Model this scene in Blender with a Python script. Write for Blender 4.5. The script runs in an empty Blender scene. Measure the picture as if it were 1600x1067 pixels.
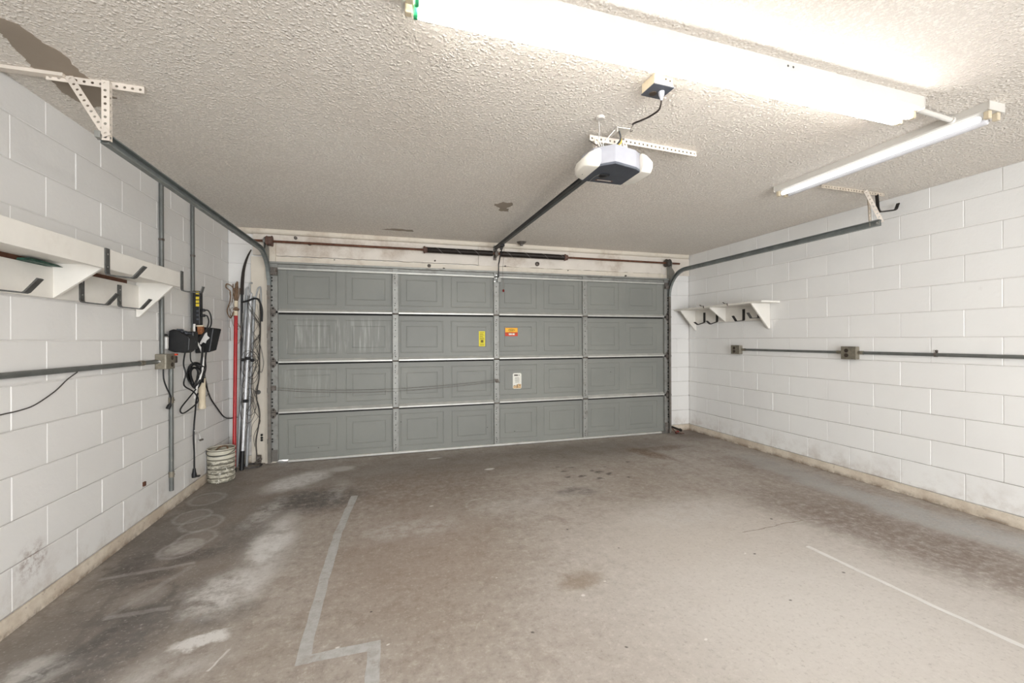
import bpy, bmesh, math, random
from mathutils import Vector, Matrix

random.seed(7)
S = bpy.context.scene
COL = S.collection
PI = math.pi

# ------------------------------------------------------------------ room
XL, XR = -1.636, 4.089          # inner faces of the side walls
YW = 5.003                      # inner face of the wall that holds the garage door
YB = -3.40                      # wall behind the camera
H = 2.488                       # ceiling
DY = 4.930                      # inner face of the door skin
DXC, DSP = 1.2288, 1.1823       # door centre, stile spacing
CAMZ = 1.2988

# ------------------------------------------------------------------ camera
FPX, YAW, ROLL, CY = 649.23, 0.2828, -0.00424, 530.59
cam_d = bpy.data.cameras.new('camera')
cam_d.sensor_fit = 'HORIZONTAL'
cam_d.sensor_width = 36.0
cam_d.lens = FPX / 1600 * 36.0
cam_d.shift_y = (CY - 533.5) / 1600
cam_d.clip_start = 0.02
cam = bpy.data.objects.new('camera', cam_d)
COL.objects.link(cam)
fw = Vector((math.sin(YAW), math.cos(YAW), 0))
rt = Vector((math.cos(YAW), -math.sin(YAW), 0)) * math.cos(ROLL) + Vector((0, 0, 1)) * math.sin(ROLL)
up = rt.cross(fw)
M4 = Matrix((rt, up, -fw)).transposed().to_4x4()
M4.translation = (0, 0, CAMZ)
cam.matrix_world = M4
S.camera = cam

# ------------------------------------------------------------------ world, exposure
w = bpy.data.worlds.new('sky')
S.world = w
w.use_nodes = True
bg = w.node_tree.nodes['Background']
bg.inputs[0].default_value = (0.80, 0.90, 1.0, 1)
bg.inputs[1].default_value = 3.0
S.view_settings.view_transform = 'Standard'
S.view_settings.look = 'None'
S.view_settings.gamma = 1.0
S.view_settings.use_curve_mapping = False
S.view_settings.exposure = 0.07
sun = bpy.data.lights.new('sun', 'SUN')
sun.energy = 5.0; sun.angle = .01; sun.color = (1.0, .96, .90)
suno = bpy.data.objects.new('sun', sun)
COL.objects.link(suno)
suno.rotation_euler = (math.radians(-38), 0, math.radians(20))   # high sun in front of the house
TUBE_MAIN = 31.0                # emission of the two eight-foot tubes
TUBE_SIDE = 1.5                 # emission of the dim four-foot tube
# unseen fill light added behind the camera, outside an opening made for it
FILL_X0, FILL_X1, FILL_Z1 = -.55, 2.95, 2.15
dl = bpy.data.lights.new('rear_fill_light', 'AREA')
dl.shape = 'RECTANGLE'; dl.size = FILL_X1-FILL_X0; dl.size_y = FILL_Z1-.05
dl.energy = 268.0
dl.color = (.965, .982, 1.0)
dlo = bpy.data.objects.new('rear_fill_light', dl)
COL.objects.link(dlo)
dlo.location = ((FILL_X0+FILL_X1)/2, YB-.35, FILL_Z1/2)
dlo.rotation_euler = (PI/2, 0, 0)

# ------------------------------------------------------------------ mesh helpers
class MB:
    def __init__(s):
        s.v = []; s.f = []; s.m = []
    def face(s, pts, mi=0):
        b = len(s.v); s.v += [tuple(p) for p in pts]
        s.f.append(tuple(range(b, b + len(pts)))); s.m.append(mi)
    def box(s, lo, hi, mi=0, mat=None):
        x0, y0, z0 = lo; x1, y1, z1 = hi
        p = [Vector(q) for q in ((x0,y0,z0),(x1,y0,z0),(x1,y1,z0),(x0,y1,z0),(x0,y0,z1),(x1,y0,z1),(x1,y1,z1),(x0,y1,z1))]
        if mat is not None: p = [mat @ q for q in p]
        s.hexa(p, mi); return s
    def hexa(s, p, mi=0):
        b = len(s.v); s.v += [tuple(q) for q in p]
        for q in ((0,3,2,1),(4,5,6,7),(0,1,5,4),(1,2,6,5),(2,3,7,6),(3,0,4,7)):
            s.f.append(tuple(b+i for i in q)); s.m.append(mi)
    def prism(s, poly, vec, mi=0):
        n = len(poly); b = len(s.v); vec = Vector(vec)
        s.v += [tuple(p) for p in poly] + [tuple(Vector(p)+vec) for p in poly]
        s.f.append(tuple(b+i for i in range(n))[::-1]); s.m.append(mi)
        s.f.append(tuple(b+n+i for i in range(n))); s.m.append(mi)
        for i in range(n):
            j = (i+1) % n
            s.f.append((b+i, b+j, b+n+j, b+n+i)); s.m.append(mi)
        return s
    def tube(s, path, r, n=8, mi=0, caps=True, r1=None):
        P = [Vector(p) for p in path]; k = len(P); b = len(s.v)
        t0 = (P[1]-P[0]).normalized()
        nrm = t0.orthogonal().normalized()
        for i in range(k):
            t = (P[min(i+1,k-1)]-P[max(i-1,0)]).normalized()
            nrm = (nrm - t*nrm.dot(t))
            nrm = nrm.normalized() if nrm.length > 1e-6 else t.orthogonal().normalized()
            bi = t.cross(nrm)
            rr = r[i] if isinstance(r, (list, tuple)) else (r if r1 is None else r+(r1-r)*i/(k-1))
            for a in range(n):
                th = 2*PI*a/n
                s.v.append(tuple(P[i] + nrm*math.cos(th)*rr + bi*math.sin(th)*rr))
        for i in range(k-1):
            for a in range(n):
                c = (a+1) % n
                s.f.append((b+i*n+a, b+i*n+c, b+(i+1)*n+c, b+(i+1)*n+a)); s.m.append(mi)
        if caps:
            s.f.append(tuple(b+a for a in range(n))[::-1]); s.m.append(mi)
            s.f.append(tuple(b+(k-1)*n+a for a in range(n))); s.m.append(mi)
        return s
    def cyl(s, a, b, r, n=16, mi=0, r1=None):
        return s.tube([a, b], r, n, mi, True, r1)
    def lathe(s, c, prof, n=32, mi=0, axis=(0,0,1)):
        ax = Vector(axis).normalized(); u = ax.orthogonal().normalized(); v = ax.cross(u); c = Vector(c)
        b = len(s.v); k = len(prof)
        for r, z in prof:
            for a in range(n):
                th = 2*PI*a/n
                s.v.append(tuple(c + ax*z + (u*math.cos(th)+v*math.sin(th))*r))
        for i in range(k-1):
            for a in range(n):
                d = (a+1) % n
                s.f.append((b+i*n+a, b+i*n+d, b+(i+1)*n+d, b+(i+1)*n+a)); s.m.append(mi)
        return s
    def strap(s, path, side, width, th, mi=0):
        """flat bar: path of points, side = direction of its width, th = thickness"""
        P = [Vector(p) for p in path]; side = Vector(side).normalized(); k = len(P); b = len(s.v)
        for i in range(k):
            t = (P[min(i+1,k-1)]-P[max(i-1,0)]).normalized()
            n = t.cross(side).normalized()
            for sx, sn in ((-1,-1),(1,-1),(1,1),(-1,1)):
                s.v.append(tuple(P[i]+side*sx*width/2+n*sn*th/2))
        for i in range(k-1):
            for a in range(4):
                c = (a+1) % 4
                s.f.append((b+i*4+a, b+i*4+c, b+(i+1)*4+c, b+(i+1)*4+a)); s.m.append(mi)
        s.f.append((b+3,b+2,b+1,b)); s.m.append(mi)
        e = b+(k-1)*4
        s.f.append((e,e+1,e+2,e+3)); s.m.append(mi)
        return s
    def perf(s, o, u, v, length, width, pitch, r, th, mi=0, rows=(0.5,)):
        """flat strip with real round holes; o corner, u along, v across"""
        o = Vector(o); u = Vector(u).normalized(); v = Vector(v).normalized(); n = u.cross(v)
        k = max(1, round(length/pitch)); L = length/k; m = len(rows); Wd = width/m
        for i in range(k):
            for j in range(m):
                c = o + u*(i+.5)*L + v*(j+.5)*Wd
                ring = []; outer = []
                for a in range(8):
                    th_ = PI/8 + a*PI/4
                    ca, sa = math.cos(th_), math.sin(th_)
                    ring.append(c + u*ca*r + v*sa*r)
                    q = max(abs(ca), abs(sa))
                    outer.append(c + u*(ca/q)*L/2 + v*(sa/q)*Wd/2)
                for a in range(8):
                    d = (a+1) % 8
                    pts = [outer[a], outer[d], ring[d], ring[a]]
                    # corner fill: octant edges that span a corner of the cell
                    if a % 2 == 0:
                        th2 = (a+1)*PI/4
                        cor = c + u*math.copysign(L/2, math.cos(th2)) + v*math.copysign(Wd/2, math.sin(th2))
                        pts = [outer[a], cor, outer[d], ring[d], ring[a]]
                    s.face(pts, mi); s.face([p+n*th for p in pts][::-1], mi)
                    s.face([ring[a], ring[d], ring[d]+n*th, ring[a]+n*th], mi)
        e = o+u*length; f = v*width; t = n*th
        for A, B in ((o, o+u*length), (o+f, o+f+u*length), (o, o+f), (e, e+f)):
            s.face([A, B, B+t, A+t], mi)
        return s
    def build(s, name, mats, parent=None, smooth=None, bevel=None, seg=2):
        me = bpy.data.meshes.new(name)
        me.from_pydata(s.v, [], s.f)
        if not isinstance(mats, (list, tuple)): mats = [mats]
        for m in mats: me.materials.append(m)
        me.polygons.foreach_set('material_index', s.m)
        bm = bmesh.new(); bm.from_mesh(me)
        bmesh.ops.remove_doubles(bm, verts=bm.verts, dist=1e-6)
        bmesh.ops.recalc_face_normals(bm, faces=bm.faces)
        bm.to_mesh(me); bm.free()
        if smooth is not None:
            me.polygons.foreach_set('use_smooth', [True]*len(me.polygons))
            me.set_sharp_from_angle(angle=math.radians(smooth))
        me.update()
        o = bpy.data.objects.new(name, me)
        COL.objects.link(o)
        if parent is not None:
            o.parent = parent
            o.matrix_parent_inverse = Matrix.Identity(4)
        if bevel:
            b = o.modifiers.new('bevel', 'BEVEL'); b.width = bevel; b.segments = seg
            b.limit_method = 'ANGLE'; b.angle_limit = math.radians(40)
        return o

def tag(o, label=None, cat=None, group=None, kind=None):
    if label: o['label'] = label
    if cat: o['category'] = cat
    if group: o['group'] = group
    if kind: o['kind'] = kind
    return o

def thing(name, label, cat, loc=(0,0,0), rz=0, group=None, kind=None):
    o = bpy.data.objects.new(name, None)
    o.empty_display_size = 0.1
    COL.objects.link(o); o.location = loc; o.rotation_euler = (0,0,rz)
    return tag(o, label, cat, group, kind)

class LMB(MB):
    """collects in world coordinates, builds relative to the parent's place"""
    def build(s, name, mats, parent=None, **k):
        if parent is not None:
            off = Vector((0,0,0)); p = parent
            while p is not None:
                off += Vector(p.location); p = p.parent
            s.v = [tuple(Vector(q)-off) for q in s.v]
        return MB.build(s, name, mats, parent, **k)

def smooth_path(pts, sub=6):
    P = [Vector(p) for p in pts]; out = []
    for i in range(len(P)-1):
        a = P[max(i-1,0)]; b = P[i]; c = P[i+1]; d = P[min(i+2,len(P)-1)]
        for k in range(sub):
            t = k/sub
            out.append(0.5*((2*b)+(c-a)*t+(2*a-5*b+4*c-d)*t*t+(3*b-a-3*c+d)*t**3))
    out.append(P[-1]); return out

# ------------------------------------------------------------------ materials
def srgb(r, g, b):
    f = lambda c: (c/12.92 if c <= .04045 else ((c+.055)/1.055)**2.4)
    return (f(r/255), f(g/255), f(b/255), 1)

class NT:
    def __init__(s, name):
        s.mat = bpy.data.materials.new(name); s.mat.use_nodes = True
        s.t = s.mat.node_tree; s.b = s.t.nodes['Principled BSDF']
        s.b.inputs['Specular IOR Level'].default_value = 0.35
    def n(s, ty, **k):
        x = s.t.nodes.new(ty)
        for a, v in k.items(): setattr(x, a, v)
        return x
    def put(s, sock, v):
        if hasattr(v, 'is_output'): s.t.links.new(v, sock)
        else: sock.default_value = v
    def link(s, a, b): s.t.links.new(a, b)
    def math(s, op, a, b=0.0, c=None, clamp=False):
        x = s.n('ShaderNodeMath', operation=op); x.use_clamp = clamp
        s.put(x.inputs[0], a); s.put(x.inputs[1], b)
        if c is not None: s.put(x.inputs[2], c)
        return x.outputs[0]
    def vmath(s, op, a, b=None):
        x = s.n('ShaderNodeVectorMath', operation=op); s.put(x.inputs[0], a)
        if b is not None: s.put(x.inputs[1], b)
        return x.outputs['Value'] if op in ('LENGTH','DISTANCE') else x.outputs[0]
    def mr(s, v, a, b, c=0.0, d=1.0, smooth=True):
        x = s.n('ShaderNodeMapRange'); x.interpolation_type = 'SMOOTHSTEP' if smooth else 'LINEAR'
        s.put(x.inputs[0], v)
        for i, q in enumerate((a,b,c,d)): s.put(x.inputs[i+1], q)
        return x.outputs[0]
    def noise(s, vec, scale, detail=4, rough=.55, dist=0.0, col=False):
        x = s.n('ShaderNodeTexNoise'); s.put(x.inputs['Vector'], vec)
        x.inputs['Scale'].default_value = scale; x.inputs['Detail'].default_value = detail
        x.inputs['Roughness'].default_value = rough; x.inputs['Distortion'].default_value = dist
        return x.outputs['Color' if col else 'Fac']
    def voro(s, vec, scale, feature='F1', rnd=1.0, out='Distance'):
        x = s.n('ShaderNodeTexVoronoi', feature=feature); s.put(x.inputs['Vector'], vec)
        x.inputs['Scale'].default_value = scale; x.inputs['Randomness'].default_value = rnd
        return x.outputs[out]
    def mix(s, f, a, b, mode='MIX'):
        x = s.n('ShaderNodeMix', data_type='RGBA', blend_type=mode); x.clamp_factor = True
        s.put(x.inputs[0], f); s.put(x.inputs[6], a); s.put(x.inputs[7], b)
        return x.outputs[2]
    def pos(s): return s.n('ShaderNodeNewGeometry').outputs['Position']
    def obj(s): return s.n('ShaderNodeTexCoord').outputs['Object']
    def mapping(s, vec, loc=(0,0,0), rot=(0,0,0), sc=(1,1,1)):
        x = s.n('ShaderNodeMapping'); s.put(x.inputs['Vector'], vec)
        x.inputs['Location'].default_value = loc; x.inputs['Rotation'].default_value = rot; x.inputs['Scale'].default_value = sc
        return x.outputs[0]
    def sep(s, v):
        x = s.n('ShaderNodeSeparateXYZ'); s.put(x.inputs[0], v); return x.outputs
    def bump(s, h, strength, dist, prev=None):
        x = s.n('ShaderNodeBump'); s.put(x.inputs['Height'], h)
        x.inputs['Strength'].default_value = strength; x.inputs['Distance'].default_value = dist
        if prev is not None: s.link(prev, x.inputs['Normal'])
        return x.outputs[0]
    def fin(s, col=None, rough=None, normal=None, metal=None, emit=None, es=None):
        if col is not None: s.put(s.b.inputs['Base Color'], col)
        if rough is not None: s.put(s.b.inputs['Roughness'], rough)
        if metal is not None: s.put(s.b.inputs['Metallic'], metal)
        if normal is not None: s.link(normal, s.b.inputs['Normal'])
        if emit is not None:
            s.put(s.b.inputs['Emission Color'], emit); s.put(s.b.inputs['Emission Strength'], es)
        return s.mat

def simple(name, col, rough=.5, metal=0.0, var=.12, scale=18, dirt=None, dirt_amt=.5, bump=0.0):
    t = NT(name); o = t.obj()
    nz = t.noise(o, scale, 5, .6)
    dark = tuple(c*(1-var) for c in col[:3])+(1,); lite = tuple(min(1, c*(1+var)) for c in col[:3])+(1,)
    c = t.mix(t.mr(nz, .3, .7), dark, lite)
    if dirt is not None:
        d = t.mr(t.noise(o, scale*.7, 8, .7), .55-.12*dirt_amt, .72, 0, min(1, dirt_amt*1.4))
        c = t.mix(d, c, dirt)
    nrm = t.bump(t.noise(o, scale*6, 3), bump, .002) if bump else None
    return t.fin(c, rough, nrm, metal)

# painted block walls (stains sit at fixed places on the walls)
def wall_paint(name, base, base2, bed=False):
    t = NT(name); p = t.pos()
    rnd = t.n('ShaderNodeObjectInfo').outputs['Random']
    c = t.mix(t.mr(t.noise(p, 1.6, 4), .3, .7), base, base2)
    c = t.mix(t.mr(rnd, 0, 1, 0, .10), c, tuple(x*.90 for x in base[:3])+(1,))
    z = t.sep(p)[2]
    # grime near the slab
    low = t.math('MULTIPLY', t.mr(z, .0, .34, 1, 0), t.mr(t.noise(p, 5, 7, .7), .42, .72))
    c = t.mix(t.math('MULTIPLY', low, .55), c, srgb(150, 125, 100))
    # faint scuffs
    sc = t.mr(t.noise(t.mapping(p, sc=(1,1,.6)), 7, 8, .75), .62, .8, 0, .22)
    c = t.mix(sc, c, srgb(160, 150, 140))
    # nail holes and specks
    v = t.n('ShaderNodeTexVoronoi', feature='F1'); v.inputs['Scale'].default_value = 6.5
    t.link(p, v.inputs['Vector'])
    pick = t.math('GREATER_THAN', t.sep(v.outputs['Color'])[0], .80)
    dot = t.math('MULTIPLY', t.math('LESS_THAN', v.outputs['Distance'], .035), pick)
    c = t.mix(t.math('MULTIPLY', dot, .75), c, srgb(70, 58, 48))
    # rusty smear low on the left wall
    d = t.vmath('LENGTH', t.mapping(t.vmath('ADD', p, t.vmath('SCALE', t.noise(p, 14, 6, .7, col=True))), loc=(0,0,0)))
    q = t.mapping(p, loc=(0, -2.53*7, -.26*8), sc=(0, 7, 8))
    sm = t.math('MULTIPLY', t.mr(t.vmath('LENGTH', q), .2, 1.0, 1, 0), t.mr(t.noise(p, 22, 6, .7), .42, .66))
    if bed:  # shadow lines of the bed joints painted into the mortar, stronger low down
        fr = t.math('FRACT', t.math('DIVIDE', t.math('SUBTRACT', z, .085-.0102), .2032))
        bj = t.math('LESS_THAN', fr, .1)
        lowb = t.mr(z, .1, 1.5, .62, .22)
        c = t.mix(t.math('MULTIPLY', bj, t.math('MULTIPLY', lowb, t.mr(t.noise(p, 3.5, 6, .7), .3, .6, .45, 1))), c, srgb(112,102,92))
    left = t.math('LESS_THAN', t.sep(p)[0], -1.0)
    c = t.mix(t.math('MULTIPLY', t.math('MULTIPLY', sm, left), .7), c, srgb(128, 98, 82))
    b1 = t.bump(t.noise(p, 42, 6, .65), .22, .006)
    b2 = t.bump(t.noise(p, 6, 3), .12, .02, b1)
    return t.fin(c, .62, b2)

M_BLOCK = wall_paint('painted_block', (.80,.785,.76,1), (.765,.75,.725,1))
M_BLOCK_R = wall_paint('painted_block_bright', (.88,.875,.855,1), (.85,.84,.82,1))  # lighter copy of the block paint, brightening the right wall by colour
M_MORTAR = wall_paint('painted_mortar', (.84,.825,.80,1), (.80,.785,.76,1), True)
M_PLASTER = wall_paint('painted_plaster', (.80,.785,.76,1), (.76,.745,.72,1))

def curb_mat():
    t = NT('slab_curb'); p = t.pos()
    c = t.mix(t.mr(t.noise(p, 4, 6, .7), .35, .65), srgb(222,212,196), srgb(196,182,164))
    z = t.sep(p)[2]
    d = t.math('MULTIPLY', t.mr(z, 0, .05, 1, 0), t.mr(t.noise(p, 9, 6, .7), .35, .6))
    c = t.mix(t.math('MULTIPLY', d, .75), c, srgb(112,90,70))
    c = t.mix(t.mr(t.noise(p, 30, 6, .7), .6, .72, 0, .6), c, srgb(120,100,82))
    return t.fin(c, .7, t.bump(t.noise(p, 30, 5), .4, .01))
M_CURB = curb_mat()

def ceiling_mat():
    t = NT('knockdown_ceiling'); p = t.pos()
    wob = t.vmath('ADD', p, t.mapping(t.noise(p, 45, 2, .5, col=True), sc=(.014,.014,.014)))
    big = t.math('MULTIPLY', t.mr(t.voro(wob, 62, 'F1'), .10, .60, 1, 0), t.mr(t.noise(p, 40, 3, .6), .34, .56))
    mid = t.noise(p, 150, 2, .6)
    h = t.math('ADD', t.math('MULTIPLY', big, .7), t.math('MULTIPLY', mid, .6))
    c = t.mix(t.mr(t.noise(p, 1.1, 4), .3, .7), (.865,.805,.73,1), (.90,.85,.78,1))
    # shade in the pits of the texture, painted in as a darker tint
    fl = t.math('MULTIPLY', t.mr(h, .24, .50, 1, 0), .30)
    c = t.mix(fl, c, (.40,.36,.31,1))
    # scrape along the wall above the left track
    return t.fin(c, .8, t.bump(h, .85, .009))
M_CEIL = ceiling_mat()
M_PATCH = simple('bare_drywall', srgb(158,146,132), .9, 0, .06, 4)

def floor_mat():
    t = NT('worn_concrete'); p = t.pos()
    n1 = t.noise(p, 1.1, 7, .6); n2 = t.noise(p, 4.5, 6, .68); n3 = t.noise(p, 20, 5, .7); n4 = t.noise(p, 90, 4, .6)
    c = t.mix(t.mr(n1, .3, .7), srgb(164,154,143), srgb(179,170,160))
    c = t.mix(t.mr(n2, .44, .70, 0, .40), c, srgb(140,124,110))
    c = t.mix(t.mr(n3, .50, .68, 0, .42), c, srgb(126,115,104))
    c = t.mix(t.mr(n3, .30, .48, .38, 0), c, srgb(212,205,196))
    warp = t.vmath('ADD', p, t.mapping(t.vmath('SUBTRACT', t.noise(p, 2.6, 6, .65, col=True), (.5,.5,.5)), sc=(.42,.42,0)))
    warp2 = t.vmath('ADD', p, t.mapping(t.vmath('SUBTRACT', t.noise(p, 9, 6, .7, col=True), (.5,.5,.5)), sc=(.16,.16,0)))
    brk = t.mr(n2, .36, .62); brk3 = t.mr(t.noise(p, 11, 8, .75), .36, .62)
    mott = t.mr(n3, .3, .6, .45, 1)
    def blob(c, x, y, rx, ry, rot, col, amt, soft=.55, v=warp, k=None):
        ca, sa = math.cos(rot), math.sin(rot)
        q = t.vmath('SUBTRACT', v, (x, y, 0))
        r = t.n('ShaderNodeVectorRotate', rotation_type='Z_AXIS'); t.link(q, r.inputs['Vector']); r.inputs['Angle'].default_value = -rot
        L = t.vmath('LENGTH', t.vmath('MULTIPLY', r.outputs[0], (1/rx, 1/ry, 0)))
        f = t.mr(L, 1-soft, 1+soft*.5, amt, 0)
        if k is not None: f = t.math('MULTIPLY', f, k)
        return t.mix(f, c, col)
    def ring(c, x, y, rx, ry, wd, col, amt, k=None, rot=0):
        q = t.vmath('SUBTRACT', warp3, (x, y, 0))
        L = t.vmath('LENGTH', t.vmath('MULTIPLY', q, (1/rx, 1/ry, 0)))
        f = t.mr(t.math('ABSOLUTE', t.math('SUBTRACT', L, 1.0)), 0, wd, amt, 0)
        f = t.math('MULTIPLY', f, mott if k is None else k)
        return t.mix(f, c, col)
    warp3 = t.vmath('ADD', p, t.mapping(t.vmath('SUBTRACT', t.noise(p, 6, 3, .6, col=True), (.5,.5,.5)), sc=(.05,.05,0)))
    DK = srgb(90,83,78); DG = srgb(108,104,100); BR = srgb(122,102,88); LG = srgb(200,196,190); WH = srgb(226,223,218); PB = srgb(178,178,176)
    # broad zones
    c = blob(c, 2.0, 1.45, 1.35, 1.15, 0, srgb(204,199,192), .86, .95)  # lamp-lit pool at the right front, painted into the concrete colour
    c = blob(c, 2.0, 2.4, .9, .5, 0, srgb(198,190,180), .5, .7)
    c = blob(c, 1.1, 4.35, 2.6, .50, 0, srgb(128,119,110), .62, .7)
    c = blob(c, .15, 3.7, .95, .55, .2, BR, .50, .7, k=mott)
    c = blob(c, .15, 2.6, .55, .8, 0, srgb(150,132,118), .55, .7)
    c = blob(c, -1.15, 2.9, .48, 1.6, 0, srgb(132,122,113), .75, .6)
    c = blob(c, -1.45, 3.6, .25, 1.1, 0, srgb(112,106,100), .7, .6)
    c = blob(c, -1.16, 2.12, .20, .55, -.25, DG, .85, .6, k=mott)
    c = blob(c, -1.45, 2.25, .25, .25, 0, srgb(128,120,112), .7, .6)
    c = blob(c, -.85, 2.3, .22, .16, 0, DG, .75, .6, warp, brk)
    c = blob(c, -1.28, 2.78, .14, .10, .2, DK, .75, .6, warp2, mott)
    c = blob(c, -1.45, 2.93, .12, .16, .0, DK, .8, .6, warp2, mott)
    c = blob(c, -1.15, 2.95, .15, .09, .3, DK, .75, .6, warp2, mott)
    c = blob(c, -.62, 3.68, .42, .30, .1, srgb(96,91,87), .95, .6, warp, mott)
    c = blob(c, -.95, 3.2, .22, .35, 0, DG, .6, .6, warp, mott)
    c = blob(c, 3.20, 1.9, .40, 1.15, .18, srgb(118,102,92), .80, .65, warp, mott)
    c = blob(c, 3.55, 3.0, .30, 1.0, .08, srgb(134,120,108), .6, .65, warp, mott)
    c = blob(c, 3.72, 2.1, .20, 1.0, .10, PB, .75, .6, warp, mott)
    c = blob(c, 3.75, 3.3, .20, .7, 0, PB, .5, .6, warp, mott)
    c = blob(c, 3.9, 4.75, .35, .35, 0, srgb(104,90,80), .7, .6, warp)
    c = blob(c, 2.3, 4.5, 1.2, .30, 0, srgb(128,120,110), .5, .6)
    # brown leak by the door
    c = blob(c, 2.80, 4.10, .12, .34, .35, srgb(112,86,62), .8, .6, warp2, mott)
    c = blob(c, 3.05, 4.25, .5, .10, 0, srgb(112,94,80), .6, .6, warp2, mott)
    c = blob(c, 1.55, 3.25, .22, .12, 0, DG, .7, .6, warp2, brk)
    c = blob(c, .97, 2.05, .14, .08, 0, srgb(134,114,92), .55, .6, warp2)
    # oil drips
    for x, y, r in ((1.61,3.93,.030),(1.63,3.78,.045),(1.61,3.62,.040),(1.74,3.60,.05),(1.90,3.73,.04),(2.01,3.60,.05),(1.95,3.68,.06),(2.08,3.8,.03),(1.86,3.5,.04),(1.75,3.9,.04),(2.15,3.45,.03),(2.4,3.9,.03)):
        c = blob(c, x, y, r*.95, r*.55, .2, srgb(76,68,62), .8, .7, warp2)
    for x, y, r in ((1.15,2.62,.012),(.6,1.75,.012),(.35,1.5,.01),(1.35,2.3,.009),(2.1,2.0,.012),(2.4,1.7,.012),(-.1,2.1,.01),(.95,1.55,.01),(1.9,1.6,.01),(2.62,2.35,.016)):
        c = blob(c, x, y, r*.8, r*.6, .2, srgb(62,54,50), .85, .6, warp3)
    # white powder
    c = blob(c, -.83, 4.26, .20, .34, -.70, WH, .95, .5, warp2, mott)
    c = blob(c, -.48, 4.52, .13, .09, 0, LG, .8, .5, warp2)
    c = blob(c, -.92, 3.55, .10, .34, -.15, LG, .8, .6, warp2, brk3)
    c = blob(c, -.74, 2.98, .16, .52, .05, srgb(196,191,184), .6, .7, warp2, mott)
    c = blob(c, -.72, 2.98, .13, .48, .05, WH, .95, .6, warp2, brk)
    c = blob(c, -.84, 2.48, .20, .24, -.3, srgb(198,193,187), .75, .7, warp2, brk)
    c = blob(c, -.82, 2.50, .17, .22, -.3, WH, .80, .6, warp2, brk3)
    c = blob(c, -.80, 2.11, .11, .05, .1, WH, .95, .4, warp2)
    c = blob(c, -1.36, 2.08, .14, .12, .3, LG, .85, .6, warp2, brk)
    c = blob(c, -1.25, 2.20, .05, .30, -.5, srgb(94,90,86), .75, .6, warp2, mott)
    c = blob(c, -1.20, 2.42, .20, .05, .2, srgb(98,92,88), .6, .6, warp2, mott)
    c = blob(c, -.84, 1.98, .22, .12, .0, LG, .55, .7, warp2, brk)
    c = blob(c, -.82, 1.96, .14, .06, .2, LG, .7, .6, warp2, brk3)
    c = blob(c, -.45, 3.9, .08, .28, 0, LG, .5, .6, warp2, brk3)
    c = blob(c, .12, 2.95, .4, .16, 0, LG, .55, .6, warp2, brk3)
    c = blob(c, 1.0, 3.15, .5, .12, .1, LG, .5, .6, warp2, brk3)
    c = blob(c, 2.1, 2.62, .5, .25, .1, LG, .55, .6, warp2, brk3)
    c = blob(c, .94, 4.07, .055, .028, 0, WH, .95, .4, warp3)
    c = blob(c, .45, 4.62, .09, .025, 0, WH, .7, .4, warp3)
    for x, y, r in ((.93,1.93,.014),(.3,3.3,.02),(2.05,2.02,.011),(-.02,1.85,.010),(-.22,1.9,.012),(1.1,2.0,.009),(.55,2.2,.008),(1.3,1.5,.01)):
        c = blob(c, x, y, r*.9, r*.6, .3, srgb(226,222,216), .85, .5, warp3)
    # rings left by cans and buckets
    for x, y, r in ((-1.46,3.98,.12),(-1.30,3.46,.12),(-1.42,3.62,.11),(-1.24,3.20,.11),(-1.27,3.08,.105)):
        c = ring(c, x, y, r, r*1.15, .22, LG, .38)
        c = blob(c, x, y, r*.9, r, 0, srgb(164,155,146), .35, .4, p)
    c = blob(c, -1.27, 3.09, .09, .11, 0, LG, .55, .5, warp2, mott)
    c = ring(c, -1.20, 2.55, .11, .12, .30, srgb(92,86,80), .45, brk)
    c = blob(c, -1.20, 2.55, .09, .10, 0, srgb(170,163,155), .45, .5, p)
    c = ring(c, -1.42, 2.62, .11, .13, .3, srgb(96,90,84), .3, brk)
    c = ring(c, .67, 3.22, .11, .12, .15, LG, .55, brk3)
    c = ring(c, 1.65, 4.30, .19, .16, .08, srgb(100,88,80), .45)
    # straight scratches and shelf-leg lines
    def line(c, x0, y0, x1, y1, wd, col, amt, k=None):
        a = math.atan2(y1-y0, x1-x0); ln = math.hypot(x1-x0, y1-y0)/2
        q = t.vmath('SUBTRACT', warp3, ((x0+x1)/2, (y0+y1)/2, 0))
        r = t.n('ShaderNodeVectorRotate', rotation_type='Z_AXIS'); t.link(q, r.inputs['Vector']); r.inputs['Angle'].default_value = -a
        xx, yy, _ = t.sep(r.outputs[0])
        f = t.math('MULTIPLY', t.mr(t.math('ABSOLUTE', yy), wd*.5, wd, amt, 0), t.mr(t.math('ABSOLUTE', xx), ln*.9, ln, 1, 0))
        f = t.math('MULTIPLY', f, mott if k is None else k)
        return t.mix(f, c, col)
    c = line(c, -1.55, 2.80, -1.09, 2.86, .022, LG, .38)
    c = line(c, -1.10, 2.84, -1.30, 2.38, .022, LG, .2)
    c = line(c, -1.30, 2.40, -1.02, 2.42, .022, LG, .32)
    c = line(c, -1.40, 2.86, -1.30, 2.18, .03, srgb(104,98,92), .4)
    c = line(c, -1.45, 2.12, -1.30, 2.06, .012, WH, .45, brk3)
    c = line(c, -.66, 2.02, -.70, 1.90, .006, WH, .8)
    c = line(c, 2.23, 2.24, 2.85, 2.28, .007, srgb(120,104,92), .7)
    c = line(c, 2.80, 2.30, 3.10, 2.18, .005, srgb(120,104,92), .6)
    for k in range(8):
        x = random.uniform(.0, 2.4); y = random.uniform(1.6, 3.4); a = random.uniform(0, PI); l = random.uniform(.04, .16)
        c = line(c, x, y, x+l*math.cos(a), y+l*math.sin(a), .0035, srgb(222,216,208), .3, brk3)
    # fine salt and pepper
    n5 = t.noise(p, 45, 4, .7)
    c = t.mix(t.mr(n5, .52, .72, 0, .28), c, srgb(112,101,92))
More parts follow.
